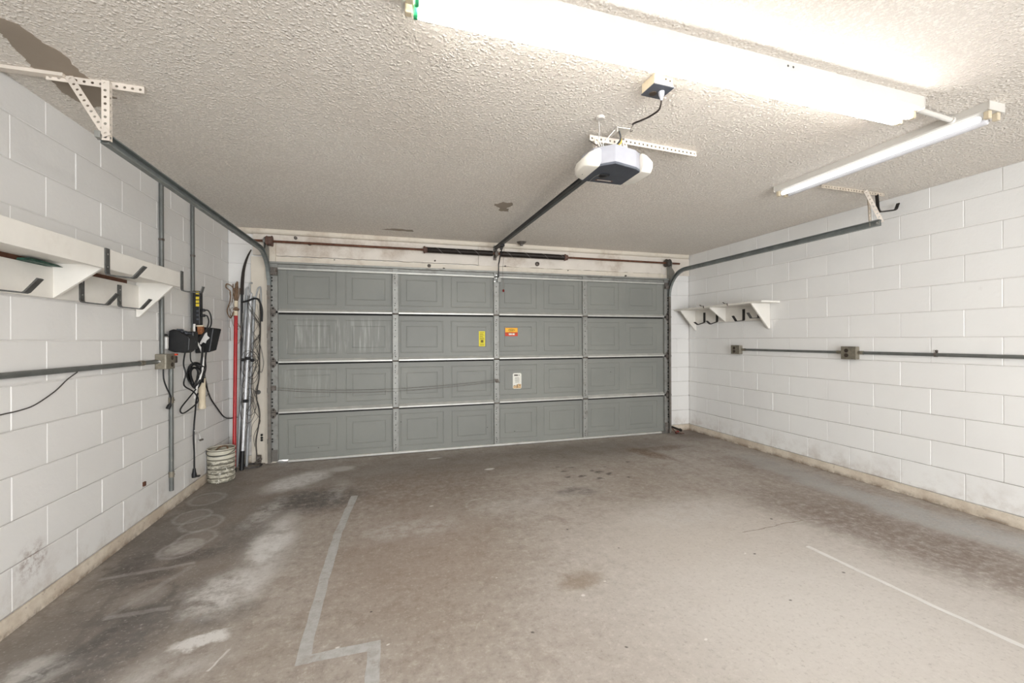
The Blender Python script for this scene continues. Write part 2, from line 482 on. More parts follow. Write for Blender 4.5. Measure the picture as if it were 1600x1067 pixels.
    c = t.mix(t.mr(n5, .28, .46, .30, 0), c, srgb(214,208,200))
    c = t.mix(t.mr(n4, .60, .76, 0, .22), c, srgb(110,100,92))
    c = t.mix(t.mr(n4, .26, .40, .30, 0), c, srgb(220,213,204))
    c = t.mix(1.0, c, (.915,.92,.935,1), 'MULTIPLY')
    b = t.bump(n3, .12, .006, t.bump(n4, .10, .003))
    return t.fin(c, t.mr(n2, .3, .7, .50, .72), b)
M_FLOOR = floor_mat()

def tape_mat():
    t = NT('grey_tape_residue'); p = t.pos()
    c = t.mix(t.mr(t.noise(p, 30, 6, .7), .35, .65), srgb(182,181,179), srgb(168,166,162))
    c = t.mix(t.mr(t.noise(p, 9, 7, .75), .50, .70, 0, .75), c, srgb(148,138,128))
    return t.fin(c, .7)
M_TAPE = tape_mat()
M_TAPE2 = simple('pale_tape_residue', srgb(208,206,202), .7, 0, .05, 9, srgb(178,168,156), .35)

def door_mat():
    t = NT('grey_door_enamel'); p = t.pos(); x, y, z = t.sep(p)
    c = t.mix(t.mr(t.noise(p, 1.3, 5), .3, .7), srgb(128,129,124), srgb(136,137,131))
    c = t.mix(t.mr(t.noise(p, 40, 5, .7), .55, .75, 0, .15), c, srgb(104,104,98))
    # pale run marks on the second and third section, left side
    st = t.mr(t.noise(t.mapping(p, sc=(26, 1, 1.6)), 1.0, 6, .65), .46, .66)
    m = t.math('MULTIPLY', t.mr(x, -.1, .05, 1, 0), t.mr(x, -1.16, -1.0, 0, 1))
    m = t.math('MULTIPLY', m, t.math('MULTIPLY', t.mr(z, 1.12, 1.25, 0, 1), t.mr(z, 1.46, 1.58, 1, 0)))
    m2 = t.math('MULTIPLY', t.mr(x, -.75, -.55, 1, 0), t.math('MULTIPLY', t.mr(z, .6, .8, 0, 1), t.mr(z, .95, 1.04, 1, 0)))
    mm = t.math('ADD', m, t.math('MULTIPLY', m2, .6))
    c = t.mix(t.math('MULTIPLY', t.math('MULTIPLY', st, mm), .42), c, srgb(196,196,190))
    v = t.voro(p, 3.1)
    c = t.mix(t.math('MULTIPLY', t.math('LESS_THAN', v, .022), .7), c, srgb(60,52,46))
    return t.fin(c, .48, t.bump(t.noise(p, 60, 3), .06, .002))
M_DOOR = door_mat()
M_STILE = simple('door_stile_steel', srgb(146,146,141), .45, .25, .10, 14, srgb(92,82,72), .35)
M_RAIL = simple('door_rail_galvanised', srgb(196,195,189), .38, .30, .08, 9, srgb(140,116,92), .15)
M_SEAMDK = simple('dark_gap', srgb(34,34,32), .8)
M_TRACK = simple('dull_galvanised_track', srgb(132,137,135), .42, .35, .16, 8, srgb(74,64,56), .4)
M_TRACKB = simple('weathered_track', srgb(122,118,112), .5, .35, .15, 12, srgb(98,74,58), .55)
M_HINGE = simple('dirty_hinge_steel', srgb(112,106,100), .5, .35, .2, 40, srgb(66,50,40), .7)
M_RUST = simple('rusted_steel', srgb(104,70,54), .7, .25, .25, 30, srgb(60,38,28), .5)
M_DRUM = simple('rusty_cable_drum', srgb(112,88,78), .65, .3, .22, 30, srgb(66,48,40), .5)
M_DARKDRUM = simple('dark_cable_drum', srgb(82,78,74), .55, .4, .22, 30, srgb(50,44,40), .5)
M_SPRING = simple('black_oiled_spring', srgb(52,46,42), .45, .4, .2, 40)
M_WHITEMARK = simple('chalk_mark', srgb(190,184,176), .8)
M_CHROME = simple('bright_zinc', srgb(206,206,202), .25, .8, .08, 30)
M_CREAM = simple('cream_painted_wood', srgb(222,213,198), .55, 0, .05, 3, srgb(164,142,120), .4, .08)
M_BOARD = simple('white_painted_board', srgb(222,214,203), .55, 0, .05, 3, srgb(166,146,126), .5, .08)
M_SHELF = simple('white_shelf_paint', srgb(232,228,220), .5, 0, .04, 4, srgb(180,168,152), .12, .05)
M_ANGLE = simple('painted_perforated_angle', srgb(220,210,198), .55, .05, .07, 8, srgb(150,126,100), .22)
M_ANGLED = simple('ceiling_painted_angle', srgb(196,184,168), .6, .05, .06, 8, srgb(150,126,100), .2)
M_GREYHOOK = simple('zinc_grey_hook', srgb(98,98,96), .45, .5, .16, 40, srgb(60,56,52), .5)
M_BLACK = simple('black_plastic', srgb(34,34,35), .42, 0, .15, 30)
M_BLACKHOOK = simple('black_hook', srgb(46,43,41), .5, .2, .2, 40)
M_CONDUIT = simple('grey_conduit', srgb(112,114,111), .42, .35, .12, 10, srgb(80,76,70), .3)
M_BOXST = simple('tarnished_steel_box', srgb(138,132,118), .45, .45, .16, 20, srgb(90,80,66), .5)
M_OUTLET = simple('brown_outlet', srgb(58,48,40), .5, 0, .2, 40)
M_FIXTURE = simple('white_fixture_enamel', srgb(206,202,195), .35, 0, .04, 6)
M_HOLDER = simple('cream_lampholder', srgb(206,192,166), .45, 0, .08, 20)
M_GREEN = simple('green_tube_collar', srgb(52,158,104), .5, 0, .1, 20)
M_OPGREY = simple('grey_blue_plastic', srgb(150,151,158), .38, 0, .05, 12)
M_OPDARK = simple('dark_opener_underside', srgb(72,76,84), .45, 0, .10, 14)
M_LENS = simple('milky_lens', srgb(238,234,224), .30, 0, .03, 6)
M_OPRAIL = simple('opener_rail_steel', srgb(84,86,86), .4, .5, .14, 10, srgb(54,50,46), .4)
M_RED = simple('red_fibreglass_pole', srgb(176,44,46), .32, 0, .14, 14, srgb(120,40,38), .3)
M_REDDOT = simple('red_release_knob', srgb(120,24,22), .5)
M_ALU = simple('brushed_aluminium', srgb(214,216,218), .38, .30, .08, 18, srgb(120,120,120), .3)
M_ALUD = simple('dull_aluminium', srgb(168,170,171), .45, .30, .12, 18, srgb(96,96,96), .4)
M_WIRE = simple('thin_dark_wire', srgb(76,72,68), .6, .1, .2, 40)
M_WIREL = simple('thin_grey_wire', srgb(142,138,132), .6, .1, .2, 40)
M_ROPE = simple('tan_rope', srgb(128,104,82), .85, 0, .3, 60, srgb(70,50,38), .7, .3)
M_BEIGE = simple('beige_plastic', srgb(222,208,182), .5, 0, .07, 20)
M_WHITEP = simple('white_plastic', srgb(232,230,226), .4, 0, .04, 20)
M_WOOD = simple('brown_adapter', srgb(150,98,62), .55, 0, .2, 40)
M_YELLOW = simple('yellow_print', srgb(222,196,58), .5, 0, .08, 40)
M_YELLOW2 = simple('yellow_label', srgb(222,208,44), .5, 0, .06, 60)
M_ORANGE = simple('amber_label', srgb(244,182,48), .5, 0, .06, 60)
M_REDL = simple('red_label', srgb(206,64,34), .5, 0, .10, 60)
M_LABELW = simple('white_label', srgb(228,226,216), .5, 0, .05, 60)
M_LABELB = simple('tan_label_foot', srgb(196,164,122), .5, 0, .25, 90)
M_INK = simple('label_ink', srgb(70,66,58), .6)
M_INKY = simple('olive_ink', srgb(112,100,34), .6)
M_GAPGREEN = simple('dark_green_wrapper', srgb(52,92,78), .5, 0, .4, 60, srgb(24,26,26), .6)
M_DRIVE = simple('pale_driveway', srgb(200,196,188), .8, 0, .1, 3)

def bucket_mat():
    t = NT('dirty_white_pail'); o = t.obj(); z = t.sep(o)[2]
    c = t.mix(t.mr(t.noise(o, 7, 5), .3, .7), srgb(212,208,192), srgb(196,190,172))
    band = t.mr(z, .195, .215, 1, 0)
    g = t.math('MULTIPLY', band, t.mr(t.noise(t.mapping(o, sc=(1,1,3)), 18, 8, .75), .42, .58))
    grv = t.mr(t.math('FRACT', t.math('DIVIDE', t.math('SUBTRACT', z, .0104), .0415)), .72, .80, 0, 1)
    c = t.mix(t.math('MULTIPLY', grv, .8), c, srgb(84,78,66))
    c = t.mix(t.math('MULTIPLY', g, .85), c, srgb(104,100,88))
    c = t.mix(t.math('MULTIPLY', t.mr(t.noise(o, 34, 5), .62, .68), band), c, srgb(228,226,218))
    return t.fin(c, .6, t.bump(t.noise(o, 60, 4), .3, .004))
M_BUCKET = bucket_mat()

def glow(name, col, strength):
    t = NT(name)
    return t.fin((.9,.9,.9,1), .4, emit=col, es=strength)
M_TUBE = glow('lit_tube_warm_white', (1.0, .97, .93, 1), TUBE_MAIN)
M_TUBE2 = glow('lit_tube_cool_white', (.95, .97, 1.0, 1), TUBE_SIDE)
M_TUBEOFF = simple('unlit_tube_glass', srgb(214,213,216), .2, 0, .03, 6)

# ------------------------------------------------------------------ room shell
fl = MB(); fl.box((XL-.2, YB-.6, -.12), (XR+.2, YW+.02, 0))
tag(fl.build('floor', M_FLOOR), 'stained bare concrete garage floor', None, kind='structure')
dr = MB(); dr.box((XL-3, YW+.02, -.14), (XR+3, YW+6, -.015))
tag(dr.build('driveway', M_DRIVE), 'concrete driveway outside the closed garage door', None, kind='structure')
ce = MB(); ce.box((XL-.2, YB-.1, H), (XR+.2, YW+.2, H+.12))
ceil = tag(ce.build('ceiling', M_CEIL), 'off-white knockdown textured garage ceiling', None, kind='structure')

def ragged(poly, seed, amp=.012, sub=5):
    r = random.Random(seed); out = []
    for i in range(len(poly)):
        a = Vector(poly[i]); b = Vector(poly[(i+1) % len(poly)])
        for k in range(sub):
            q = a.lerp(b, k/sub)
            out.append((q.x+r.uniform(-amp, amp), q.y+r.uniform(-amp, amp)))
    return out
for poly, sd, am in (
    ([(-1.60,1.86),(-1.42,1.90),(-1.375,1.985),(-1.334,2.009),(-1.33,2.091),(-1.297,2.17),(-1.313,2.29),(-1.302,2.372),(-1.31,2.43),(-1.285,2.49),(-1.312,2.50),(-1.358,2.584),(-1.40,2.60),(-1.459,2.625),(-1.486,2.568),(-1.498,2.505),(-1.477,2.378),(-1.488,2.34),(-1.489,2.299),(-1.465,2.205),(-1.448,2.135),(-1.44,2.06),(-1.52,1.98)], 1, .006),
    ([(.87,3.56),(.93,3.47),(1.02,3.47),(1.04,3.52),(1.0,3.60),(1.05,3.70),(.96,3.71),(.93,3.62)], 2, .012),
    ([(-.09,4.66),(.05,4.60),(.22,4.61),(.235,4.67),(.08,4.69)], 3, .012)):
    m = MB(); m.prism([(x, y, H-.0015) for x, y in ragged(poly, sd, am)], (0,0,.006))
    m.build('bare_patch', M_PATCH, ceil)

def block_mesh(L, Hh, bev=.003, dep=.010):
    """a painted block, face at x=0 looking +x, extends along y (L) and z (Hh)"""
    m = MB()
    o = [(-dep,0,0),(-dep,L,0),(-dep,L,Hh),(-dep,0,Hh)]
    mid = [(-bev,.0,.0),(-bev,L,.0),(-bev,L,Hh),(-bev,0,Hh)]
    i = [(0,bev,bev),(0,L-bev,bev),(0,L-bev,Hh-bev),(0,bev,Hh-bev)]
    m.face(i)
    for k in range(4):
        j = (k+1) % 4
        m.face([mid[k], mid[j], i[j], i[k]])
        m.face([o[k], o[j], mid[j], mid[k]])
    return m
ROWH, Z0 = .2032, .085
BED, HEAD = .0055, .0028
def block_wall(wall, face, along0, along1, first, place, paint=None):
    """place(u, z) -> matrix for a block that starts at u along the wall"""
    cache = {}
    for r in range(13):
        z = Z0 + r*ROWH
        hh = min(ROWH, H - z) - BED
        if hh < .02: continue
        u = first + (.202 if r % 2 else 0) - .404*12
        while u < along1:
            a, b = max(u, along0), min(u+.404, along1)
            if b - a > .03:
                key = (round(b-a, 3), round(hh, 3))
                if key not in cache:
                    cache[key] = block_mesh(b-a-HEAD, hh).build('block', paint or M_BLOCK, wall)
                    o = cache[key]
                else:
                    o = cache[key].copy(); COL.objects.link(o); o.parent = wall
                j = random.uniform(-.0012, .0008)
                o.matrix_local = place(a+HEAD/2, z+BED/2, j)
            u += .404

BLK0 = .6                        # where the modelled blocks begin (behind the camera the wall goes on plain)
wl = MB(); wl.box((XL-.2, YB-.1, 0), (XL-.0035, YW+.2, H)); wl.box((XL-.05, YB, 0), (XL, BLK0, H))
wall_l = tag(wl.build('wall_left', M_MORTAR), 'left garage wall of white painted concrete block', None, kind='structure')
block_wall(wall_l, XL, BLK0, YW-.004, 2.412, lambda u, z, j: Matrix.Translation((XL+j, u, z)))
wr = MB(); wr.box((XR+.0035, YB-.1, 0), (XR+.2, YW+.2, H)); wr.box((XR, YB, 0), (XR+.05, BLK0, H))
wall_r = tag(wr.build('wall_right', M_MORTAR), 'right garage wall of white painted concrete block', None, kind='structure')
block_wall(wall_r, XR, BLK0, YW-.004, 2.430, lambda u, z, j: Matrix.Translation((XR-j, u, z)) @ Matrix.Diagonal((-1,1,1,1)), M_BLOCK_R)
# wall with the garage door: two block piers and a header of boards
OPL, OPR, OPT = -1.20, 3.66, 2.10
wd = MB()
wd.box((XL, YW+.0035, 0), (OPL, YW+.2, H)); wd.box((OPR, YW+.0035, 0), (XR, YW+.2, H)); wd.box((OPL, YW+.0035, OPT), (OPR, YW+.2, H))
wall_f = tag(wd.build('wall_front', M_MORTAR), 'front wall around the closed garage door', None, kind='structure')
rotf = Matrix.Rotation(-PI/2, 4, 'Z')       # face +x -> -y, along y -> +x
block_wall(wall_f, YW, XL+.004, -1.42, XL+.004, lambda u, z, j: Matrix.Translation((u, YW-j, z)) @ rotf)
block_wall(wall_f, YW, 3.70, XR-.004, XR-.404*3, lambda u, z, j: Matrix.Translation((u, YW-j, z)) @ rotf)
wb = MB(); wb.box((XL-.2, YB-.2, 0), (FILL_X0, YB, H)); wb.box((FILL_X1, YB-.2, 0), (XR+.2, YB, H)); wb.box((FILL_X0, YB-.2, FILL_Z1), (FILL_X1, YB, H))  # opening added to let the unseen fill light in
tag(wb.build('wall_back', M_PLASTER), 'plain rear wall behind the camera', None, kind='structure')
# slab curb along the foot of the walls
cb = MB(); cb.box((XL-.004, YB, 0), (XL+.006, YW, Z0-.003)); tag(cb.build('baseboard_left', M_CURB, bevel=.003), 'cream stained curb along the left wall', None, kind='structure')
cb = MB(); cb.box((XR-.006, YB, 0), (XR+.004, YW, Z0-.003)); tag(cb.build('baseboard_right', M_CURB, bevel=.003), 'cream stained curb along the right wall', None, kind='structure')
cb = MB(); cb.box((XL+.006, YW-.006, 0), (-1.42, YW+.004, Z0-.003)); cb.box((3.70, YW-.006, 0), (XR-.006, YW+.004, Z0-.003))
tag(cb.build('baseboard_front', M_CURB, bevel=.003), 'cream stained curb at the feet of the front piers', None, kind='structure')

# jambs and header boards
j = MB(); j.box((-1.418, YW-.035, 0), (-1.27, YW+.02, 2.19)); j.build('jamb_board', M_CREAM, wall_f, bevel=.004)
j = MB(); j.box((-1.285, YW-.060, 0), (-1.18, YW+.02, 2.36)); j.build('jamb_board', M_CREAM, wall_f, bevel=.004)
j = MB(); j.box((3.62, YW-.055, 0), (3.700, YW+.02, 2.19)); j.build('jamb_board', M_CREAM, wall_f, bevel=.004)
def wavy_board(x0, x1, z0, z1, y, th, seed, cut=.004, bot=True):
    r = random.Random(seed); n = 60; m = LMB(); lo = []; hi = []
    for k in range(n+1):
        x = x0+(x1-x0)*k/n
        lo.append((x, y, z0+(r.uniform(-cut, cut) if bot and 0 < k < n else 0)))
        hi.append((x, y, z1))
    m.prism(lo+hi[::-1], (0, th, 0)); return m
wavy_board(-1.40, 1.02, 2.210, 2.432, YW-.030, .034, 3).build('header_board', M_BOARD, wall_f)
wavy_board(1.024, 3.62, 2.205, 2.432, YW-.028, .032, 4).build('header_board', M_BOARD, wall_f)
wavy_board(3.625, XR-.01, 2.195, 2.432, YW-.026, .03, 5, .0).build('header_board', M_BOARD, wall_f)
wavy_board(-1.265, 3.64, 2.085, 2.200, YW-.040, .044, 6, .0).build('header_board', M_CREAM, wall_f)
m = MB(); m.prism([(-1.60, YW-.002, 2.43), (-1.60, YW-.040, 2.438), (-1.60, YW-.052, 2.452), (-1.60, YW-.052, H-.001), (-1.60, YW-.002, H-.001)], (XR-.03+1.60, 0, 0))
tag(m.build('trim_1', M_CREAM, bevel=.003), 'cream trim strip where the front wall meets the ceiling', None, kind='structure')
m = LMB(); m.box((-1.24, YW-.047, 2.076), (3.64, YW-.005, 2.096)); m.build('stop_strip', M_BOXST, wall_f)
for x, z, r in ((-.989,2.408,.016),(-.849,2.353,.018),(.431,2.172,.020),(1.781,2.256,.026),(.604,2.142,.014),(3.045,2.151,.015),(.50,2.235,.009),(1.36,2.21,.008),(2.2,2.19,.006),(-.6,2.19,.006)):
    m = LMB(); m.lathe((x, YW-.036, z), [(0.0001,.022),(r*.6,.020),(r,.012),(r*1.1,.002),(r*1.1,-.004)], 10, 0, (0,-1,0))
    m.build('bolt', M_HINGE, wall_f, smooth=40)
m = LMB(); m.lathe((1.53, 4.83, H), [(.06,.0),(.05,-.012),(.022,-.03),(.018,-.045),(0.0001,-.048)], 16)
m.build('ceiling_knob', M_HINGE, ceil, smooth=40)

# ------------------------------------------------------------------ garage door
DX0, DX1, SH = -1.236, 3.692, .5334
door = thing('door_1', 'closed grey sectional garage door of four panelled sections', 'garage door', (DXC, DY, 0), kind='structure')
stiles = [DXC-DSP, DXC, DXC+DSP]
PX0, PP, PW = -1.073, .5835, .495
px = [(PX0+k*PP, PX0+k*PP+PW) for k in range(8)]
for k in range(4):
    z0, z1 = k*SH, (k+1)*SH
    if k == 0: z0 = .030
    sec = LMB()
    pz0, pz1 = k*SH+.082, k*SH+.457
    # inner skin: frame around the pressed panels
    xs = [DX0] + [v for p in px for v in p] + [DX1]
    for a in range(0, len(xs)-1):
        if a % 2 == 0: sec.face([(xs[a],DY,z0),(xs[a+1],DY,z0),(xs[a+1],DY,z1),(xs[a],DY,z1)])
        else:
            sec.face([(xs[a],DY,z0),(xs[a+1],DY,z0),(xs[a+1],DY,pz0),(xs[a],DY,pz0)])
            sec.face([(xs[a],DY,pz1),(xs[a+1],DY,pz1),(xs[a+1],DY,z1),(xs[a],DY,z1)])
    sec.face([(DX0,DY+.072,z0),(DX0,DY+.072,z1),(DX1,DY+.072,z1),(DX1,DY+.072,z0)])
    for A, B in (((DX0,z0),(DX1,z0)),((DX0,z1),(DX1,z1)),((DX0,z0),(DX0,z1)),((DX1,z0),(DX1,z1))):
        sec.face([(A[0],DY,A[1]),(B[0],DY,B[1]),(B[0],DY+.072,B[1]),(A[0],DY+.072,A[1])])
    so = sec.build('section', M_DOOR, door)
    for (a, b) in px:
        m = LMB(); rings = []
        for ins, dp in ((0,0),(.004,.0040),(.010,.0040),(.015,.0012),(.068,.0012),(.071,.0048),(.077,.0048),(.081,.0012)):
            rings.append([(a+ins,DY+dp,pz0+ins*.93),(b-ins,DY+dp,pz0+ins*.93),(b-ins,DY+dp,pz1-ins*.93),(a+ins,DY+dp,pz1-ins*.93)])
        for q in range(len(rings)-1):
            for e in range(4):
                f = (e+1) % 4
                m.face([rings[q][e], rings[q][f], rings[q+1][f], rings[q+1][e]])
        m.face(rings[-1])
        m.build('panel', M_DOOR, so)
    # stiles
    zb, zt = z0+(.004 if k else 0), z1-.012
    for X in stiles:
        m = LMB(); hw = .032
        m.prism([(X-hw,DY+.001,zb),(X-hw,DY-.028,zb),(X-hw+.004,DY-.030,zb),(X+hw-.004,DY-.030,zb),(X+hw,DY-.028,zb),(X+hw,DY+.001,zb)], (0,0,zt-zb))
        for dz in (.06,.085,.11,.17,.27,.34,.40,.425,.455):
            zz = k*SH+dz+random.uniform(-.006,.006)
            if zb+.01 < zz < zt-.01:
                m.lathe((X-.004+random.uniform(-.004,.004), DY-.0302, zz), [(.0001,.0006),(.0055,.0006),(.0055,-.001)], 8, 1, (0,-1,0))
        m.build('stile', [M_STILE, M_SEAMDK], so, bevel=None)
    for xa, xb, sg in ((DX0, -1.150, 1), (3.604, DX1, -1)):
        m = LMB()
        m.prism([(xa,DY+.001,zb),(xa,DY-.034,zb),(xb,DY-.034,zb),(xb,DY+.001,zb)], (0,0,zt-zb))
        hx = (xa+xb)/2 - sg*.012
        for dz in (.075,.115,.155,.235,.265,.32,.36,.44):
            zz = k*SH+dz+random.uniform(-.008,.008)
            m.lathe((hx, DY-.0342, zz), [(.0001,.0008),(.010,.0008),(.010,-.001)], 10, 1, (0,-1,0))
        m.build('end_stile', [M_STILE, M_SEAMDK], so)
    # bright ledges at the joints (bottom rail of the section above), one run between stiles
    edges = [-1.150] + [v for X in stiles for v in (X-.033, X+.033)] + [3.604]
    if k > 0:
        for q in range(0, len(edges), 2):
            xa, xb = edges[q]+.003, edges[q+1]-.003
            zz = k*SH
            m = LMB()
            m.prism([(xa,DY+.001,zz+.036),(xa,DY-.006,zz+.036),(xa,DY-.034,zz+.012),(xa,DY-.034,zz-.004),(xa,DY-.028,zz-.004),(xa,DY+.001,zz+.004)], (xb-xa,0,0))
            m.build('rail_ledge', M_RAIL, so)
            m = LMB(); m.box((xa, DY-.004, zz-.024), (xb, DY-.001, zz-.003)); m.build('seam_shadow_gap', M_SEAMDK, so)
    # hinges on the seams above
    if k < 3:
        zz = (k+1)*SH
        for X in stiles:
            m = LMB()
            m.prism([(X-.022,DY-.031,zz-.075),(X+.022,DY-.031,zz-.075),(X+.028,DY-.031,zz-.02),(X+.028,DY-.031,zz+.02),(X+.020,DY-.031,zz+.06),(X-.020,DY-.031,zz+.06),(X-.028,DY-.031,zz+.02),(X-.028,DY-.031,zz-.02)], (0,-.003,0), 0)
            m.cyl((X-.034,DY-.038,zz-.004),(X+.034,DY-.038,zz-.004),.009,8,1)
            for dz in (-.06,.045): m.lathe((X,DY-.034,zz+dz), [(.0001,.005),(.006,.004),(.008,0)], 8, 1, (0,-1,0))
            m.build('hinge', [M_STILE, M_HINGE], so)
        for xa, xb, sg in ((DX0, -1.150, 1), (3.604, DX1, -1)):
            c = (xa+xb)/2; m = LMB()
            for sz in (1, -1):
                m.prism([(c-.032,DY-.035,zz+sz*.010),(c+.032,DY-.035,zz+sz*.010),(c+.026,DY-.035,zz+sz*.028),(c+.007,DY-.035,zz+sz*.056),(c-.007,DY-.035,zz+sz*.056),(c-.026,DY-.035,zz+sz*.028)], (0,-.004,0), 0)
            m.cyl((c-.045,DY-.044,zz),(c+.045,DY-.044,zz),.011,10,1)
            for sz in (1,-1): m.lathe((c,DY-.039,zz+sz*.036), [(.0001,.006),(.007,.005),(.009,0)], 8, 1, (0,-1,0))
            m.box((c-.04,DY-.062,zz-.014),(c+.03,DY-.036,zz+.010),0)
            m.cyl((c-sg*.0,DY-.052,zz),(c-sg*.030,DY-.052,zz),.006,8,0)     # roller stem into the track
            m.cyl((c-sg*.022,DY-.052,zz),(c-sg*.040,DY-.052,zz),.019,12,0)
            m.build('roller_hinge', [M_HINGE, M_SEAMDK], so)
    if k == 3:
        # strut across the top of the door
        m = LMB()
        m.prism([(DX0+.01,DY+.001,z1-.070),(DX0+.01,DY-.030,z1-.072),(DX0+.01,DY-.032,z1-.056),(DX0+.01,DY-.012,z1-.050),(DX0+.01,DY-.012,z1-.026),(DX0+.01,DY-.050,z1-.022),(DX0+.01,DY-.050,z1-.004),(DX0+.01,DY+.001,z1)], (DX1-DX0-.02,0,0))
        m.build('top_strut', M_STILE, so)
        m = LMB(); m.box((-1.15,DY-.036,z1-.082),(3.604,DY-.002,z1-.068)); m.build('rail_ledge', M_RAIL, so)
        for xa, xb, sg in ((DX0, -1.150, 1), (3.604, DX1, -1)):
            c = (xa+xb)/2; m = LMB()
            m.box((c-.046,DY-.055,z1-.115),(c+.046,DY-.036,z1-.065)); m.box((c-.046,DY-.075,z1-.15),(c+.046,DY-.038,z1-.115))
            m.cyl((c-sg*.0,DY-.060,z1-.13),(c-sg*.030,DY-.060,z1-.13),.006,8); m.cyl((c-sg*.022,DY-.060,z1-.13),(c-sg*.040,DY-.060,z1-.13),.019,12)
            m.build('top_roller_bracket', M_HINGE, so, bevel=.003)
        # opener bracket with bright bolts
        m = LMB(); X = DXC
        m.box((X-.03,DY-.036,z1-.165),(X+.03,DY-.030,z1-.005),0)
        for dx, dz in ((0,-.085),(-.022,-.125),(.024,-.128),(0,-.05)): m.lathe((X+dx,DY-.036,z1+dz), [(.0001,.012),(.011,.010),(.013,0)], 8, 1, (0,-1,0))
        m.box((X+.005,DY-.075,z1-.14),(X+.045,DY-.036,z1-.085),0)
        m.build('arm_bracket', [M_STILE, M_CHROME], so)
    if k == 0:
        m = LMB(); m.box((-1.06, DY-.030, .006), (3.56, DY+.072, .030)); m.build('bottom_seal', M_RAIL, so, bevel=.003)
        m = LMB(); m.box((DX0, DY+.02, .026), (-1.06, DY+.072, .034)); m.box((3.56, DY-.02, .0), (DX1, DY+.072, .030)); m.build('seal_end', M_TRACKB, so)
        for xa, xb in ((DX0, -1.150), (3.604, DX1)):
            c = (xa+xb)/2; m = LMB(); m.box((c-.04,DY-.044,.03),(c+.04,DY-.036,.15)); m.cyl((c-.02,DY-.046,.07),(c-.02,DY-.058,.07),.012,8)
            m.build('bottom_bracket', M_TRACKB, so)
    if k == 1:
        # latch cables run from the centre lock to the left edge
        for dz, sag in ((.004,.062),(-.016,.070)):
            pts = [(1.205, DY-.040, .806+dz*1.2)]
            for q in range(1, 12):
                f = q/12; x = 1.205+(-1.19-1.205)*f
                pts.append((x, DY-.036, .806+(.796-.806)*f+dz-4*sag*f*(1-f)*(.9+.25*(f-.3))))
            pts.append((-1.19, DY-.040, .800+dz))
            m = LMB(); m.tube(pts, .0022, 5); m.build('latch_cable', M_HINGE, so)
        m = LMB(); m.lathe((DXC,DY-.03,.80), [(.0001,.028),(.010,.026),(.012,.012),(.024,.010),(.024,0)], 12, 0, (0,-1,0))
        m.strap([(DXC-.028,DY-.052,.822),(DXC+.030,DY-.052,.778)], (0,-1,0), .008, .014); m.build('lock_handle', M_HINGE, so)
        m = LMB(); m.box((-1.215,DY-.060,.775),(-1.165,DY-.036,.825)); m.cyl((-1.20,DY-.05,.80),(-1.235,DY-.05,.80),.008,8); m.build('latch_bolt', M_HINGE, so, bevel=.003)
        # worn white instruction label
        m = LMB(); a, b, za, zb2 = 1.440, 1.552, .690, .884
        def rrect(x0,x1,z0_,z1_,r,y):
            out=[]
            for cx_,cz_,t0 in ((x1-r,z1_-r,0),(x0+r,z1_-r,PI/2),(x0+r,z0_+r,PI),(x1-r,z0_+r,1.5*PI)):
                for e in range(5): out.append((cx_+r*math.cos(t0+e*PI/8), y, cz_+r*math.sin(t0+e*PI/8)))
            return out
        m.prism(rrect(a,b,za,zb2,.018,DY-.0005), (0,-.0012,0), 0)
        m.prism([(a+.006,DY-.0018,za+.005),(b-.006,DY-.0018,za+.005),(b-.004,DY-.0018,za+.055),(a+.07,DY-.0018,za+.062),(a+.05,DY-.0018,za+.045),(a+.006,DY-.0018,za+.04)], (0,-.0004,0), 2)
        for x0_,x1_,zz2,h2 in ((.018,.066,.160,.016),(.076,.086,.162,.012),(.030,.082,.138,.003),(.026,.088,.126,.003),(.030,.084,.114,.003),(.028,.090,.102,.003),(.030,.080,.090,.003),(.030,.086,.078,.003)):
            m.box((a+x0_,DY-.0022,za+zz2),(a+x1_,DY-.0016,za+zz2+h2),1)
        m.box((a+.012,DY-.0026,za+.036),(a+.026,DY-.002,za+.044),1); m.box((a+.052,DY-.0026,za+.012),(a+.060,DY-.002,za+.055),1); m.box((a+.084,DY-.0026,za+.036),(a+.098,DY-.002,za+.043),1)
        tag(m.build('sticker', [M_LABELW, M_INK, M_LABELB], so), 'worn white label with a tan foot and small dark print')
    if k == 2:
        m = LMB(); a, b, za, zb2 = 1.016, 1.092, 1.219, 1.402
        m.box((a,DY-.0015,za),(b,DY-.0003,zb2),0)
        for q in range(7): m.box((a+.012,DY-.0021,za+.098+q*.011),(b-.012-.008*(q%3),DY-.0015,za+.102+q*.011),1)
        m.box((a+.022,DY-.0021,za+.045),(b-.020,DY-.0015,za+.078),1); m.box((a+.010,DY-.0021,za+.086),(b-.010,DY-.0015,za+.092),1)
        for q in range(3): m.box((a+.014,DY-.0021,za+.012+q*.009),(b-.014,DY-.0015,za+.015+q*.009),1)
        tag(m.build('sticker', [M_YELLOW2, M_INKY, M_INK], so), 'upright yellow warning sticker with small dark print')
        m = LMB(); a, b, za, zb2 = 1.345, 1.506, 1.342, 1.445
        m.box((a,DY-.0015,za),(b,DY-.0003,zb2),1); m.box((a+.002,DY-.0021,za+.048),(b-.002,DY-.0014,zb2-.002),0)
        ring_ = [(1.4255+.040*math.cos(e*PI/8), DY-.0027, za+.074+.016*math.sin(e*PI/8)) for e in range(16)]
        m.tube(ring_+ring_[:1], .0022, 4, 2, False)
        m.box((a+.055,DY-.0027,za+.070),(b-.055,DY-.002,za+.079),2)
        m.box((a+.046,DY-.0027,za+.014),(a+.086,DY-.0014,za+.034),3); m.box((a+.092,DY-.0027,za+.014),(a+.122,DY-.0014,za+.034),3); m.box((a+.012,DY-.0027,za+.036),(b-.012,DY-.0014,za+.041),2)
